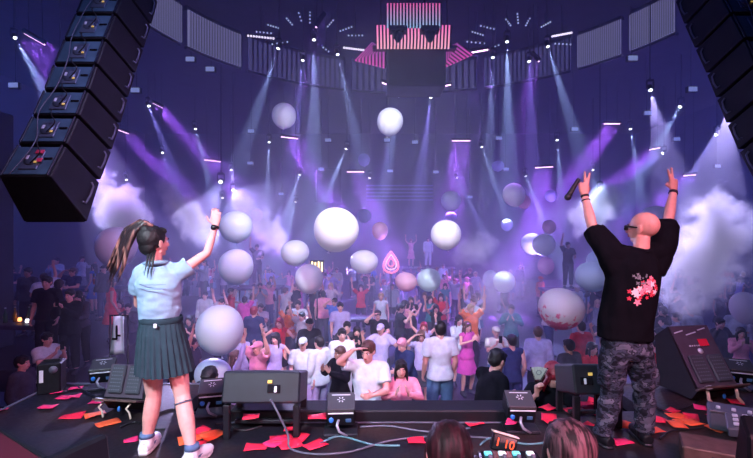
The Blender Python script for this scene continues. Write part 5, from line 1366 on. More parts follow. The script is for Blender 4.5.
# ------------------------------------------------------------------ two crouching people seen from behind, close
def croucher(px, py, Y, haircol, label, cloth):
    top = w3(px, py, Y)
    hz = top.z - .125; x = top.x
    J = person_joints(pelvis=(x, Y - .12, .22), waist=(x, Y - .08, .36), chest=(x, Y + .0, hz - .30), neck=(x, Y + .0, hz - .155), head=(x, Y + .012, hz),
                      ls=(x - .15, Y + .01, hz - .20), rs=(x + .15, Y + .01, hz - .20), le=(x - .16, Y + .18, hz - .38), re=(x + .16, Y + .18, hz - .38), lw=(x - .08, Y + .36, hz - .34), rw=(x + .08, Y + .36, hz - .34),
                      lh=(x - .08, Y - .1, .22), rh=(x + .08, Y - .1, .22), lk=(x - .11, Y + .26, .44), rk=(x + .11, Y + .26, .44), la=(x - .10, Y + .0, .085), ra=(x + .10, Y + .0, .085))
    b = MB(); body(b, J, 'f', .85, 1.0, .0095)
    me = voxel_mesh(b, 'person', [SK['light'], M['eye_white'], M['eye_dark'], M['brow'], M['lip']], .008, 1); join_into(me, face_bits(J['head'], head_frame(J['F'], J['U'])), 1)
    o = link(bpy.data.objects.new('person', me)); tag(o, label, 'person')
    c = MB(); shirt(c, J, 'f', .86, .018, 'long'); link(bpy.data.objects.new('shirt', voxel_mesh(c, 'shirt', cloth, .012, 2, wrinkle=.008)), o)
    c = MB(); trousers(c, J, 'f', .86); link(bpy.data.objects.new('trousers', voxel_mesh(c, 'trousers', CL['charcoal'], .012, 2, wrinkle=.008)), o)
    for s in ('l', 'r'): link(bpy.data.objects.new('shoe', voxel_mesh(shoes(J, s, .9), 'shoe', CL['black'], .010, 1)), o)
    c = MB(); hair_short(c, J, 1.0, .018); hair_long(c, J, 1.0, .30); link(bpy.data.objects.new('hair', voxel_mesh(c, 'hair', haircol, .007, 3, wrinkle=.004, wscale=22, stretch=(2.5, 1, .25))), o)
def strand_mat(name, c1, c2, p0=.45, p1=.6):
    m = mat(name, c1, .6, spec=.3); nt = m.node_tree; b_ = nt.nodes['Principled BSDF']
    tc = nt.nodes.new('ShaderNodeTexCoord'); mp = nt.nodes.new('ShaderNodeMapping'); mp.inputs['Scale'].default_value = (60, 22, 2.0)
    n = nt.nodes.new('ShaderNodeTexNoise'); n.inputs['Scale'].default_value = 1.0; n.inputs['Detail'].default_value = 3
    nt.links.new(tc.outputs['Object'], mp.inputs[0]); nt.links.new(mp.outputs[0], n.inputs['Vector'])
    r = nt.nodes.new('ShaderNodeValToRGB'); r.color_ramp.elements[0].position = p0; r.color_ramp.elements[0].color = (*c1, 1); r.color_ramp.elements[1].position = p1; r.color_ramp.elements[1].color = (*c2, 1)
    nt.links.new(n.outputs['Fac'], r.inputs['Fac']); nt.links.new(r.outputs['Color'], b_.inputs['Base Color'])
    bp = nt.nodes.new('ShaderNodeBump'); bp.inputs['Strength'].default_value = .5; bp.inputs['Distance'].default_value = .006; nt.links.new(n.outputs['Fac'], bp.inputs['Height']); nt.links.new(bp.outputs['Normal'], b_.inputs['Normal'])
    return m
croucher(449, 425, 1.78, strand_mat('hair_dark_red', (.008, .002, .004), (.03, .005, .011)), 'crouching person with dark reddish hair, seen from behind beside the led counter', CL['black'])
croucher(570, 423, 1.80, strand_mat('hair_highlighted', (.010, .005, .008), (.15, .07, .09), .46, .62), 'crouching person with brown and blond streaked hair at the bottom edge', CL['black'])
# ------------------------------------------------------------------ guests
USED = []
def put(px, py, pose, sex, top, bottom, hair, ctop, cbot, chair, rz, size, label, skin='light', Y=None, z=None, mirror=False, group=None):
    h = 1.72 * size
    if z is None: z = FLOOR_Z
    if Y is None: Y = (CAM_Z - z - h) * FPX / (py - CY)
    x = (px - CX) / FPX * Y
    USED.append((x, Y))
    PHONE_TXT[0] = 'phone held by ' + ' '.join(label.split()[:11])
    o = guest((x, Y, z), rz, pose, sex, top, bottom, hair, ctop, cbot, chair, skin, size, label, group)
    if mirror:
        o.scale = (-size, size, size)
    return o
N_, S_ = 0.0, PI          # facing away from the stage / facing it
L_, R_ = PI * .62, -PI * .62
G = [
 (440, 322, 'arms_down', 'm', 'tee', 'trousers', 'short', 'white', 'denim', 'black', .15, 1.04, 'man in a white t-shirt and jeans standing with his back to the stage', 'light'),
 (401, 361, 'clap', 'f', 'jacket', 'trousers', 'long', 'pink', 'charcoal', 'black', S_, .90, 'woman in an open pink jacket facing the stage with hands raised to her face', 'light'),
 (368, 342, 'shade_eyes', 'm', 'tee', 'trousers', 'short', 'white', 'charcoal', 'brown', S_ - .2, 1.05, 'man in a loose white shirt holding one hand against his forehead', 'light'),
 (342, 329, 'arms_down', 'm', 'long', 'trousers', 'short', 'white', 'white', 'black', S_ + .2, 1.02, 'guest in a full white tracksuit facing the stage', 'light'),
 (319, 337, 'arms_down', 'm', 'jacket', 'trousers', 'short', 'white', 'lilac', 'black', .9, .98, 'guest in a white jacket and lilac trousers turned away, near the middle spark machine', 'light'),
 (408, 333, 'lean', 'm', 'long', 'trousers', 'short', 'navy', 'charcoal', 'pink', 2.2, 1.0, 'guest with pinkish blond hair and a navy top, bowed behind the woman in pink', 'light'),
 (421, 331, 'shade_eyes', 'f', 'tee', 'skirt', 'long', 'lilac', 'charcoal', 'brown', S_, .94, 'woman in a lilac top shading her eyes beside the blond guest', 'light'),
 (459, 316, 'phone', 'f', 'long', 'skirt', 'long', 'white', 'magenta', 'black', S_ + .3, .96, 'long-haired woman in white sleeves and a magenta skirt holding up a phone', 'light'),
 (467, 322, 'clap', 'f', 'dress', '-', 'long', 'magenta', '-', 'brown', S_ + .5, .95, 'woman in a magenta dress clapping beside the man in the white t-shirt', 'light'),
 (485, 347, 'lean', 'm', 'long', 'trousers', 'short', 'black', 'black', 'black', -1.2, 1.08, 'man all in black leaning over at the stage edge', 'light'),
 (496, 327, 'phone', 'f', 'tee', 'trousers', 'cap', 'cream', 'denim', 'black', S_, .95, 'guest in a pale cap and pale top with both hands before the face', 'light'),
 (512, 335, 'arms_down', 'm', 'tank', 'trousers', 'short', 'navy', 'navy', 'black', .1, 1.02, 'man in a navy waistcoat standing with his back to the stage', 'light'),
 (538, 327, 'arms_down', 'm', 'long', 'trousers', 'short', 'lilac', 'charcoal', 'brown', -.2, 1.03, 'man in a pale lilac shirt with his back to the stage, under the splashed balloon', 'light'),
 (592, 343, 'clap', 'f', 'tee', 'skirt', 'long', 'red', 'charcoal', 'black', S_ + .3, .94, 'woman in a red top just left of the camouflage trousers', 'light'),
 (569, 340, 'arms_down', 'm', 'long', 'trousers', 'short', 'charcoal', 'black', 'black', .4, 1.0, 'dark-dressed man behind the right box speaker', 'tan'),
 (581, 322, 'arms_down', 'm', 'tee', 'trousers', 'short', 'red', 'black', 'black', .2, 1.0, 'man in a red t-shirt under the right edge of the splashed balloon', 'light'),
 (657, 340, 'phone', 'm', 'tee', 'trousers', 'short', 'red', 'charcoal', 'black', S_, 1.0, 'man in a red t-shirt between the camouflage trousers and the plum wedge', 'light'),
 (663, 307, 'arms_down', 'm', 'tee', 'trousers', 'short', 'black', 'black', 'black', .5, 1.02, 'man in a black t-shirt standing left of the man in teal-white', 'tan'),
 (677, 313, 'clap', 'm', 'long', 'trousers', 'short', 'grey', 'charcoal', 'black', 1.0, .98, 'man in a pale grey top beyond the top of the plum wedge', 'mid'),
 (691, 306, 'arms_down', 'm', 'tee', 'trousers', 'short', 'white', 'navy', 'black', -.1, 1.05, 'man in a white t-shirt with his back turned, beyond the plum wedge', 'light'),
 (672, 326, 'lean', 'm', 'tee', 'trousers', 'short', 'blue', 'charcoal', 'black', .8, .98, 'stooping man in a blue t-shirt beside the plum wedge', 'light'),
 (720, 318, 'dance', 'm', 'jacket', 'trousers', 'short', 'charcoal', 'black', 'black', S_ + .3, 1.0, 'man in a charcoal jacket right of the plum wedge', 'light'),
 (738, 306, 'arms_down', 'm', 'long', 'trousers', 'short', 'white', 'black', 'black', S_ - .8, 1.08, 'man in a white shirt before the balloon at the right edge', 'light'),
 (741, 328, 'phone', 'f', 'long', 'trousers', 'long', 'pink', 'charcoal', 'black', S_ - .4, .95, 'woman in a pink sweater at the right edge behind the spark machine', 'light'),
 (728, 268, 'arm_up', 'm', 'tee', 'trousers', 'short', 'red', 'black', 'black', S_, 1.0, 'guest in red deep in the shadow at the right wall', 'tan'),
 (47, 333, 'phone', 'm', 'tee', 'trousers', 'short', 'white', 'black', 'black', -1.9, 1.04, 'man in a white t-shirt looking down beside the left stage corner', 'light'),
 (22, 356, 'arms_down', 'm', 'jacket', 'trousers', 'short', 'charcoal', 'charcoal', 'black', -1.5, 1.0, 'man in a charcoal jacket below the left stage edge', 'light'),
 (28, 268, 'arms_down', 'm', 'long', 'trousers', 'short', 'charcoal', 'black', 'black', S_, 1.04, 'man in dark clothes standing apart at the far left', 'tan'),
 (47, 277, 'arms_down', 'm', 'tee', 'trousers', 'short', 'black', 'black', 'black', S_ + .2, 1.06, 'broad man in a black t-shirt at the far left', 'mid'),
 (59, 280, 'arms_down', 'm', 'long', 'trousers', 'short', 'navy', 'black', 'black', .3, 1.0, 'man in navy beside the broad man at the left', 'mid'),
 (57, 258, 'clap', 'm', 'long', 'trousers', 'short', 'white', 'charcoal', 'black', S_, 1.02, 'man in a white sweater on the left side of the hall', 'light'),
 (82, 256, 'dance', 'f', 'long', 'skirt', 'long', 'white', 'grey', 'brown', -1.6, 1.0, 'woman in a white blouse and grey skirt on the left side of the hall', 'light'),
 (94, 264, 'arms_down', 'f', 'dress', '-', 'long', 'blue', '-', 'black', 1.6, .96, 'woman in a bright blue dress left of the ponytail', 'light'),
 (70, 290, 'phone', 'm', 'jacket', 'trousers', 'short', 'black', 'black', 'black', S_, .95, 'man in a black jacket looking at his hands at the left tables', 'light'),
 (81, 287, 'lean', 'f', 'long', 'trousers', 'long', 'charcoal', 'black', 'black', S_, .95, 'stooping woman in charcoal at the left tables', 'light'),
 (6, 303, 'arm_up', 'm', 'long', 'trousers', 'cap', 'black', 'black', 'black', -1.7, 1.04, 'man in a black cap and black top at the left border of the view', 'mid'),
 (120, 300, 'clap', 'f', 'tee', 'trousers', 'long', 'red', 'black', 'black', S_, .95, 'woman in red left of the skirted performer', 'light'),
 (128, 304, 'phone', 'm', 'jacket', 'trousers', 'short', 'charcoal', 'black', 'black', S_ + .3, .97, 'man in a charcoal jacket behind the skirted performer', 'light'),
 (258, 342, 'both_up', 'm', 'tee', 'trousers', 'cap', 'pink', 'black', 'black', S_ - .6, .98, 'guest in a pink cap with raised arms behind the long box speaker', 'mid'),
 (236, 351, 'arm_up', 'f', 'jacket', 'skirt', 'long', 'lilac', 'charcoal', 'brown', -1.2, .95, 'woman in a lilac jacket leaning under the large blue balloon', 'light'),
 (276, 333, 'dance', 'f', 'tank', 'skirt', 'long', 'lilac', 'lilac', 'black', S_, .94, 'woman in a lilac camisole dancing behind the long box speaker', 'light'),
 (303, 338, 'arms_down', 'm', 'tee', 'trousers', 'cap', 'white', 'lilac', 'black', S_, .98, 'guest in a white cap and white t-shirt right of the dancing woman', 'light'),
 (205, 292, 'arms_down', 'm', 'long', 'trousers', 'short', 'white', 'charcoal', 'black', S_, 1.0, 'man in a white shirt alone above the large blue balloon', 'light'),
 (189, 316, 'phone', 'f', 'tee', 'trousers', 'long', 'black', 'black', 'black', S_, .95, 'woman in black just right of the pleated skirt', 'light'),
 (192, 338, 'arm_up', 'm', 'tee', 'trousers', 'short', 'charcoal', 'black', 'black', -1.6, .96, 'man in charcoal reaching out behind the pleated skirt', 'tan'),
 (400, 304, 'dance', 'm', 'tee', 'trousers', 'short', 'black', 'black', 'black', -1.4, 1.0, 'man in black stretching an arm out under the pink balloon', 'light'),
 (411, 297, 'phone', 'f', 'tee', 'trousers', 'long', 'black', 'black', 'black', S_, .94, 'long-haired woman in black under the gap between the pink and green-white balloons', 'light'),
 (430, 296, 'clap', 'f', 'tank', 'skirt', 'long', 'teal', 'charcoal', 'black', S_ + .3, .95, 'woman in a teal top under the green-white balloon', 'light'),
 (441, 294, 'arm_up', 'f', 'tee', 'trousers', 'long', 'red', 'charcoal', 'black', S_ - .2, .97, 'woman in a bright red t-shirt right of the green-white balloon', 'light'),
 (436, 305, 'both_up', 'f', 'dress', '-', 'long', 'black', '-', 'black', S_, .93, 'woman in a black dress with both arms up in mid crowd', 'light'),
 (381, 293, 'arms_down', 'f', 'dress', '-', 'short', 'white', '-', 'blond', S_, 1.0, 'person in bright white robes standing out in mid crowd', 'light'),
 (337, 268, 'arms_down', 'm', 'long', 'trousers', 'short', 'cream', 'cream', 'black', S_, 1.03, 'man in all cream clothes right of the yellow bar sign', 'light'),
 (331, 283, 'dance', 'f', 'jacket', 'trousers', 'long', 'cream', 'lilac', 'blond', S_, 1.0, 'woman in a cream jacket under the big white balloon', 'light'),
 (323, 291, 'arms_down', 'm', 'tee', 'trousers', 'short', 'pink', 'charcoal', 'black', .2, 1.02, 'man in a pink t-shirt right of the lilac balloon', 'light'),
 (361, 285, 'both_up', 'f', 'tee', 'trousers', 'long', 'red', 'black', 'black', S_, .98, 'woman in red with both arms up below the teardrop sign', 'light'),
 (289, 306, 'arm_up', 'f', 'tee', 'skirt', 'long', 'orange', 'charcoal', 'black', S_, .96, 'woman in an orange top with one arm up in the left crowd', 'light'),
 (280, 318, 'dance', 'f', 'tank', 'skirt', 'long', 'red', 'black', 'red', S_, .95, 'red-haired woman in a red top dancing in the left crowd', 'light'),
 (298, 301, 'clap', 'm', 'tee', 'trousers', 'short', 'white', 'charcoal', 'black', S_, 1.0, 'man in a white t-shirt clapping in the left crowd', 'light'),
 (474, 295, 'both_up', 'f', 'tee', 'trousers', 'long', 'lilac', 'lilac', 'brown', S_, .97, 'woman in lilac with both arms up at the edge of the smoke', 'light'),
 (347, 322, 'clap', 'm', 'tee', 'trousers', 'short', 'charcoal', 'black', 'black', S_, .98, 'man in charcoal clapping behind the white tracksuit', 'light'),
 (357, 327, 'phone', 'f', 'long', 'trousers', 'long', 'black', 'black', 'black', S_, .93, 'woman in black holding up a phone behind the loose white shirt', 'light'),
 (381, 324, 'dance', 'm', 'tee', 'trousers', 'cap', 'lilac', 'charcoal', 'black', S_, .98, 'guest in a lilac cap and t-shirt behind the loose white shirt', 'light'),
]
RISER = {(440, 322), (401, 361), (368, 342), (485, 347)}
VIP = {(28, 268), (47, 277), (59, 280), (57, 258), (82, 256), (94, 264), (70, 290), (81, 287)}
for g in G: put(*g, z=-1.6 if g[:2] in RISER else -1.2 if g[:2] in VIP else None)
put(257, 246, 'arm_up', 'm', 'tee', 'trousers', 'short', 'black', 'charcoal', 'black', S_, 1.0, 'dancer in black standing on a podium table with one arm raised', 'tan', Y=18.6, z=FLOOR_Z + 1.35)
put(411, 249, 'both_up', 'f', 'dress', '-', 'long', 'pink', '-', 'red', S_, .95, 'dancer in a pink dress on the far podium', 'light', Y=26, z=FLOOR_Z + 1.5)
put(428, 251, 'arms_down', 'm', 'long', 'trousers', 'short', 'white', 'white', 'black', S_, 1.0, 'dancer in white on the far podium beside the pink one', 'light', Y=26, z=FLOOR_Z + 1.5)
put(568, 250, 'arm_up', 'm', 'tee', 'trousers', 'short', 'black', 'black', 'black', S_, 1.05, 'man in black raised above the smoke on a podium table, beside the raised microphone arm', 'tan', Y=17.5, z=FLOOR_Z + 1.4)
rh = put(543, 372, 'fan', 'f', 'tee', 'trousers', 'long', 'black', 'black', 'red', PI, 1.0, 'red-haired person bent over the stage edge holding a folding fan', 'light', Y=4.62, z=-1.36)
FAN = rh.location + Vector((-.17, -.31, 1.47))
put(216, 362, 'lean', 'm', 'long', 'trousers', 'short', 'black', 'black', 'black', PI * .9, 1.0, 'man in black bent over the stage edge under the large blue balloon', 'light', Y=5.3, z=-1.6)

# folding fan
root = empty('folding_fan', FAN, 0, (R(8), R(14), 0)); tag(root, 'half-open white and green folding fan held by the red-haired guest', 'fan')
M['fan_pale'] = mat('fan_paper', (0.62, 0.75, 0.68), .6); M['fan_grey'] = mat('fan_print', (0.18, 0.26, 0.26), .6)
mb = MB(); a0, a1, n = R(-34), R(12), 12
V = []; 
for i in range(n + 1):
    a = a0 + (a1 - a0) * i / n; zz = .006 if i % 2 else -.006
    for r_ in (.07, .20): V.append(Vector((r_ * math.sin(a), zz, r_ * math.cos(a))))
mb.add(V, [(2 * i, 2 * i + 1, 2 * i + 3, 2 * i + 2) for i in range(n)])
f_ = mb.build('leaf', M['fan_pale'], root); f_.modifiers.new('s', 'SOLIDIFY').thickness = .001
mb = MB(); c_ = Vector((-.03, -.009, .145))
mb.loft([c_ + Vector((.022 * math.cos(t), 0, .022 * math.sin(t))) for t in [k * PI / 8 for k in range(17)]], [.003] * 17, n=6); mb.build('round_mark', M['fan_grey'], root)
for a in (a0, a1): MB().rbox((.105 * math.sin(a), 0, .105 * math.cos(a)), (.012, .008, .21), .002, M=Matrix.Rotation(a, 3, 'Y')).build('guard_stick', M['black_gloss'], root)
for i in range(5):
    a = a0 + (a1 - a0) * (i + 1) / 6; MB().rbox((.04 * math.sin(a), 0, .04 * math.cos(a)), (.006, .003, .08), .001, M=Matrix.Rotation(a, 3, 'Y')).build('rib', M['black_gloss'], root)

# the rest of the crowd, standing about the floor
random.seed(1234)
combos = [('arms_down', 'm', 'tee', 'trousers', 'short'), ('arm_up', 'f', 'tank', 'skirt', 'long'), ('both_up', 'm', 'tee', 'trousers', 'short'), ('phone', 'f', 'long', 'trousers', 'long'), ('phone', 'm', 'tee', 'trousers', 'short'),
          ('clap', 'm', 'long', 'trousers', 'short'), ('dance', 'f', 'tank', 'skirt', 'long'), ('shade_eyes', 'm', 'tee', 'trousers', 'short'), ('arm_up', 'm', 'tee', 'trousers', 'short'), ('both_up', 'f', 'dress', '-', 'long'),
          ('arms_down', 'f', 'dress', '-', 'long'), ('dance', 'm', 'long', 'trousers', 'short'), ('arms_down', 'm', 'long', 'trousers', 'cap')]
cols_w = ['black'] * 9 + ['charcoal'] * 6 + ['navy'] * 5 + ['white'] * 5 + ['lilac'] * 4 + ['grey'] * 3 + ['pink'] * 3 + ['red'] * 3 + ['cream'] * 2 + ['teal', 'magenta', 'blue', 'denim', 'orange']
def place_words(px, Y):
    zones = ((0, 60, 'far left'), (60, 118, 'left of ponytail'), (118, 192, 'beyond skirted woman'), (192, 245, 'behind large blue balloon'), (245, 290, 'beyond long box speaker'), (290, 318, 'around lilac balloons'),
             (318, 352, 'under big white balloon'), (352, 384, 'left of teardrop sign'), (384, 408, 'under teardrop sign'), (408, 440, 'under green balloon'), (440, 478, 'right of green balloon'),
             (478, 520, 'smoke under twin balloons'), (520, 560, 'by splashed balloon'), (560, 606, 'right of splashed balloon'), (606, 662, 'behind bald man'), (662, 716, 'beyond plum wedge'), (716, 999, 'far right'))
    w = [t for a, b, t in zones if a <= px < b] or ['side of hall']
    d = 'front rows' if Y < 8.2 else 'middle rows' if Y < 11 else 'rear rows' if Y < 15.5 else 'last rows'
    return d + ' ' + w[0]
verb = {'arms_down': 'standing', 'arm_up': 'arm raised', 'both_up': 'arms raised', 'phone': 'filming', 'clap': 'clapping', 'dance': 'dancing', 'shade_eyes': 'shading eyes', 'lean': 'bending'}
topw = {'tee': 't-shirt', 'long': 'sweater', 'tank': 'vest', 'dress': 'dress', 'jacket': 'jacket'}
made = {}; Y = 7.5; row = 0; total = 0
while Y < 27:
    half = 376 / FPX * Y + .3; x = -half + random.uniform(0, .5)
    while x < half:
        px = CX + x / Y * FPX
        dens = .60 if 240 < px < 480 else .42 if 180 < px <= 240 else .22 if px <= 180 else .20 if px < 600 else .26
        if Y > 17: dens *= .55
        if Y < 8.8: dens *= .35
        if Y < 9 and (px < 170 or px > 590): dens *= .5
        if Y < 9.0 and 470 < px < 600: dens *= .25
        xx, yy = x + random.uniform(-.18, .18), Y + random.uniform(-.22, .22)
        if random.random() < dens and total < 235 and -16.2 < xx < 18.2 and all((xx - a) ** 2 + (yy - b_) ** 2 > .50 for a, b_ in USED) and not (xx < -9.5 and yy < 9.3) and not (-6.4 < xx < -5.6 and 8.6 < yy < 19.4) and not (xx < -5.6 and (8.5 < yy < 9.4 or 18.6 < yy < 19.4)) and all(abs(xx - tx) > tw / 2 + .3 or abs(yy - ty) > .95 for tx, ty, tw in ((-4.9, 18.6, 2.4), (-10.2, 15.6, 3.2), (-6.6, 7.6, 1.5), (3, 26, 3), (7.45, 17.5, 2.4), (-.2, 15, 2.2), (-7.75, 9.7, 1.7))) and not (-10.1 < xx < -8.5 and 9.9 < yy < 11.4):
            pose, sex, top, bottom, hair = random.choice(combos); ct = random.choice(cols_w if Y > 9 else cols_w[:22]); cb = random.choice(['black', 'charcoal', 'navy', 'denim', 'grey', 'black'])
            ch = random.choice(['black'] * 7 + ['brown', 'brown', 'red', 'blond']); sk_ = random.choice(['light', 'light', 'mid', 'tan'])
            rz = PI + random.uniform(-.9, .9) if random.random() < .8 else random.uniform(-1.5, 1.5)
            size = random.uniform(.92, 1.06) if sex == 'm' else random.uniform(.88, .97)
            who = '%s %s' % (ch + '-haired' if hair != 'cap' else 'capped', 'man' if sex == 'm' else 'woman')
            base = '%s in %s %s, %s, %s' % (who, ct, topw[top], verb[pose], place_words(px, yy)); PHONE_TXT[0] = 'phone of %s in %s, %s' % (who, ct, place_words(px, yy))
            k = base; made.setdefault(k, []).append(guest((xx, yy, -1.2 if xx < -6 and 9 < yy < 19 else FLOOR_Z), rz, pose, sex, top, bottom, hair, ct, cb, ch, sk_, size, base, 'crowd on the dance floor'))
            USED.append((xx, yy)); total += 1
        x += .60
    Y += .55 + .022 * Y; row += 1
# ------------------------------------------------------------------ balloons
def balloon_mat(name, c, glow=0.0, splash=False):
    m = bpy.data.materials.new(name); m.use_nodes = True; nt = m.node_tree; b = nt.nodes['Principled BSDF']
    b.inputs['Base Color'].default_value = (*c, 1); b.inputs['Roughness'].default_value = .32
    b.inputs['Subsurface Weight'].default_value = .0
    tr = nt.nodes.new('ShaderNodeBsdfTranslucent'); tr.inputs['Color'].default_value = (*c, 1)
    mx = nt.nodes.new('ShaderNodeMixShader'); mx.inputs[0].default_value = .38
    nt.links.new(b.outputs[0], mx.inputs[1]); nt.links.new(tr.outputs[0], mx.inputs[2]); nt.links.new(mx.outputs[0], nt.nodes['Material Output'].inputs['Surface'])
    if splash:
        tc = nt.nodes.new('ShaderNodeTexCoord'); n = nt.nodes.new('ShaderNodeTexNoise'); n.inputs['Scale'].default_value = 3.4; n.inputs['Detail'].default_value = 5
        nt.links.new(tc.outputs['Object'], n.inputs['Vector'])
        s = nt.nodes.new('ShaderNodeSeparateXYZ'); nt.links.new(tc.outputs['Object'], s.inputs[0])
        ma = nt.nodes.new('ShaderNodeMath'); ma.operation = 'MULTIPLY_ADD'; ma.inputs[1].default_value = -.35; nt.links.new(s.outputs['Z'], ma.inputs[0]); nt.links.new(n.outputs['Fac'], ma.inputs[2])
        r = nt.nodes.new('ShaderNodeValToRGB'); r.color_ramp.elements[0].position = .60; r.color_ramp.elements[0].color = (*c, 1); r.color_ramp.elements[1].position = .66; r.color_ramp.elements[1].color = (.80, .22, .36, 1)
        nt.links.new(ma.outputs[0], r.inputs['Fac']); nt.links.new(r.outputs['Color'], b.inputs['Base Color']); nt.links.new(r.outputs['Color'], tr.inputs['Color'])
    return m
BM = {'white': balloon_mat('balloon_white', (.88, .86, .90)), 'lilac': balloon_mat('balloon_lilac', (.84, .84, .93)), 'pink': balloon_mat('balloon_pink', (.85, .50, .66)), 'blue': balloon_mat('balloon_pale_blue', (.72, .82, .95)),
      'green': balloon_mat('balloon_green_white', (.66, .82, .84)), 'dim': balloon_mat('balloon_dim_lilac', (.6, .6, .82)), 'splash': balloon_mat('balloon_splashed', (.88, .84, .86), splash=True)}
BALLOONS = [ # px, py, rx, ry, Y, colour, label
 (284, 116, 12, 13, 10.5, 'lilac', 'pale lilac balloon floating highest on the left'), (390, 122, 13, 14, 9.5, 'lilac', 'pale lilac balloon floating highest, right of centre'), (336, 230, 22.5, 22.5, 8, 'white', 'big bright white balloon in the centre'),
 (446, 235, 15, 15, 9, 'white', 'bright white balloon right of the big one'), (236, 227, 16, 16, 8.5, 'blue', 'pale blue balloon beside the raised watch hand'), (236, 267, 17, 18, 7.6, 'blue', 'pale blue balloon directly under the one by the watch hand'),
 (220, 330, 23, 25, 5.6, 'blue', 'largest pale blue balloon, right of the pleated skirt'), (213, 375, 18, 16, 6.0, 'blue', 'pale blue balloon half hidden under the largest blue one'), (116, 247, 19, 20, 7.0, 'blue', 'pale blue balloon behind the ponytail'),
 (295, 253, 14, 13, 10.0, 'lilac', 'lilac balloon left of the big white one'), (309, 279, 14, 15, 9.0, 'lilac', 'lilac balloon under the big white one, before the yellow bar sign'), (364, 262, 14, 12, 10.5, 'lilac', 'wide lilac balloon left of the teardrop sign'),
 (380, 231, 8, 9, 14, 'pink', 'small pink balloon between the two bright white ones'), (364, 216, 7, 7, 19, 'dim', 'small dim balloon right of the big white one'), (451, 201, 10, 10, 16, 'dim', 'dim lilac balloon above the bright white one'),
 (514, 195, 11, 12, 11, 'white', 'white balloon left of the microphone hand'), (524, 202, 6.5, 7, 12, 'pink', 'small pink balloon peeking out behind a white one'), (406, 282, 11, 9.5, 10.5, 'pink', 'wide pink balloon under the teardrop sign'),
 (429, 280, 12, 11.5, 10.5, 'green', 'green-white balloon touching the wide pink one'), (544, 245, 11, 11, 11.5, 'lilac', 'front one of the lilac twin balloons'), (532, 244, 10.5, 11, 12.6, 'lilac', 'rear one of the lilac twin balloons'),
 (549, 227, 6.5, 7, 15, 'pink', 'small pink balloon above the lilac twins'), (546, 266, 8, 9, 14, 'pink', 'small pink balloon below the lilac twins'), (504, 282, 10.5, 11, 12, 'lilac', 'lilac balloon in the smoke in mid crowd'), (490, 279, 7, 9, 14, 'dim', 'dim balloon hidden behind the lilac one in the smoke'),
 (561, 309, 22, 20.5, 7.2, 'splash', 'big white balloon splashed with pink'), (592, 277, 16, 15, 7.8, 'blue', 'pale blue balloon by the sleeve of the man in black'), (599, 262, 12, 12, 9.4, 'blue', 'pale balloon behind the one by the sleeve'),
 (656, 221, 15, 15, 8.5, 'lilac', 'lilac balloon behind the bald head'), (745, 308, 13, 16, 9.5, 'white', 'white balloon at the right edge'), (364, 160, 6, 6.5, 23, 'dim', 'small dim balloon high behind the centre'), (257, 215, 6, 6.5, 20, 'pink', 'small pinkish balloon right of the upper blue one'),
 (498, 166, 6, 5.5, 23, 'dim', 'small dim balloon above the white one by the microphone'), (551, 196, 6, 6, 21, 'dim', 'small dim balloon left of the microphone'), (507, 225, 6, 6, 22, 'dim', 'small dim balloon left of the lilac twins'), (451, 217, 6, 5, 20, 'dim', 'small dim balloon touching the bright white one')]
knot = MB().loft([(0, 0, -.94), (0, 0, -1.02), (0, 0, -1.06), (0, 0, -1.12)], [.06, .025, .03, .075], n=10).mesh('knot', BM['white'])
bb = MB().ball((0, 0, 0), 1, n=40, m=28, egg=.06).mesh('balloon', BM['white'])
for i, (px, py, rx, ry, Y, c, lab) in enumerate(BALLOONS):
    o = bpy.data.objects.new('balloon', bb); link(o); o.location = at(px, py, Y); o.scale = (rx * Y / FPX, rx * Y / FPX, ry * Y / FPX)
    random.seed(i); o.rotation_euler = (random.uniform(-.3, .3), random.uniform(-.3, .3), random.uniform(0, 6)); slot(o, BM[c])
    tag(o, lab, 'balloon', 'balloons floating over the crowd')
    k = link(bpy.data.objects.new('knot', knot), o); slot(k, BM[c])
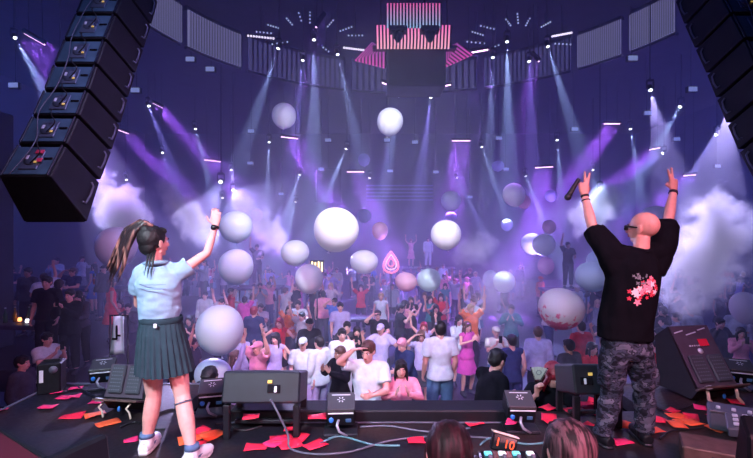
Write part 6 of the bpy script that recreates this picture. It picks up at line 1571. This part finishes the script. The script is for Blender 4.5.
# ------------------------------------------------------------------ smoke jets: real clouds, lit by the lamps
def smoke_mat(name, density, scale, lo, hi, seed, ext, color=(.95, .93, 1.0), aniso=0.0):
    m = bpy.data.materials.new(name); m.use_nodes = True; nt = m.node_tree; nt.nodes.remove(nt.nodes['Principled BSDF'])
    v = nt.nodes.new('ShaderNodeVolumeScatter'); v.inputs['Color'].default_value = (*color, 1); v.inputs['Anisotropy'].default_value = aniso
    tc = nt.nodes.new('ShaderNodeTexCoord')
    n = nt.nodes.new('ShaderNodeTexNoise'); n.noise_dimensions = '4D'; n.inputs['W'].default_value = seed; n.inputs['Scale'].default_value = scale; n.inputs['Detail'].default_value = 6; n.inputs['Roughness'].default_value = .62; n.inputs['Distortion'].default_value = .4
    vm = nt.nodes.new('ShaderNodeVectorMath'); vm.operation = 'MULTIPLY'; vm.inputs[1].default_value = ext; nt.links.new(tc.outputs['Object'], vm.inputs[0]); nt.links.new(vm.outputs['Vector'], n.inputs['Vector'])
    ln = nt.nodes.new('ShaderNodeVectorMath'); ln.operation = 'LENGTH'; nt.links.new(tc.outputs['Object'], ln.inputs[0])
    fall = nt.nodes.new('ShaderNodeMapRange'); fall.inputs['From Min'].default_value = .15; fall.inputs['From Max'].default_value = 1.0; fall.inputs['To Min'].default_value = .26; fall.inputs['To Max'].default_value = -.30
    nt.links.new(ln.outputs['Value'], fall.inputs['Value'])
    ad = nt.nodes.new('ShaderNodeMath'); ad.operation = 'ADD'; nt.links.new(n.outputs['Fac'], ad.inputs[0]); nt.links.new(fall.outputs['Result'], ad.inputs[1])
    r = nt.nodes.new('ShaderNodeMapRange'); r.inputs['From Min'].default_value = lo; r.inputs['From Max'].default_value = hi; r.inputs['To Min'].default_value = 0; r.inputs['To Max'].default_value = density
    nt.links.new(ad.outputs[0], r.inputs['Value']); nt.links.new(r.outputs['Result'], v.inputs['Density'])
    nt.links.new(v.outputs[0], nt.nodes['Material Output'].inputs['Volume'])
    return m
SMOKE = [ # from px,py to px,py, Y, radius px, density, label
 ((92, 170), (150, 255), 10.5, 46, 2.8, 'white smoke plume between the left speaker array and the ponytail', 1.0),
 ((150, 165), (225, 262), 11.5, 36, 1.6, 'bluish smoke plume behind the raised watch arm', 2.0),
 ((225, 190), (300, 262), 12.5, 34, 1.1, 'thin violet smoke between the blue balloons and the lilac one', 3.0),
 ((672, 335), (742, 170), 9.0, 64, 2.2, 'tall bright smoke plume right of the man in black', 4.0),
 ((640, 175), (560, 240), 11.5, 38, 2.2, 'lilac smoke streak behind the raised microphone arm', 5.0),
 ((470, 330), (545, 262), 9.5, 70, .28, 'thin smoke rolling over the right of the crowd', 6.0),
 ((452, 262), (500, 236), 13.0, 34, .9, 'small wisp of smoke right of the bright white balloon', 7.0)]
for a, b_, Y, rp, den, lab, sd in SMOKE:
    A, B = at(a[0], a[1], Y), at(b_[0], b_[1], Y + .3); c = (A + B) / 2; L = (B - A).length / 2; r_ = rp * Y / FPX
    o = MB().ball((0, 0, 0), 1.0, n=20, m=12).build('smoke', smoke_mat('smoke', den * 2.6, 2.4, .50, .78, sd, (r_, r_ * .9, L + r_ * .5))); o.location = c
    o.rotation_euler = (B - A).to_track_quat('Z', 'Y').to_euler(); o.scale = (r_, r_ * .9, L + r_ * .5)
    tag(o, lab, 'smoke', kind='stuff')
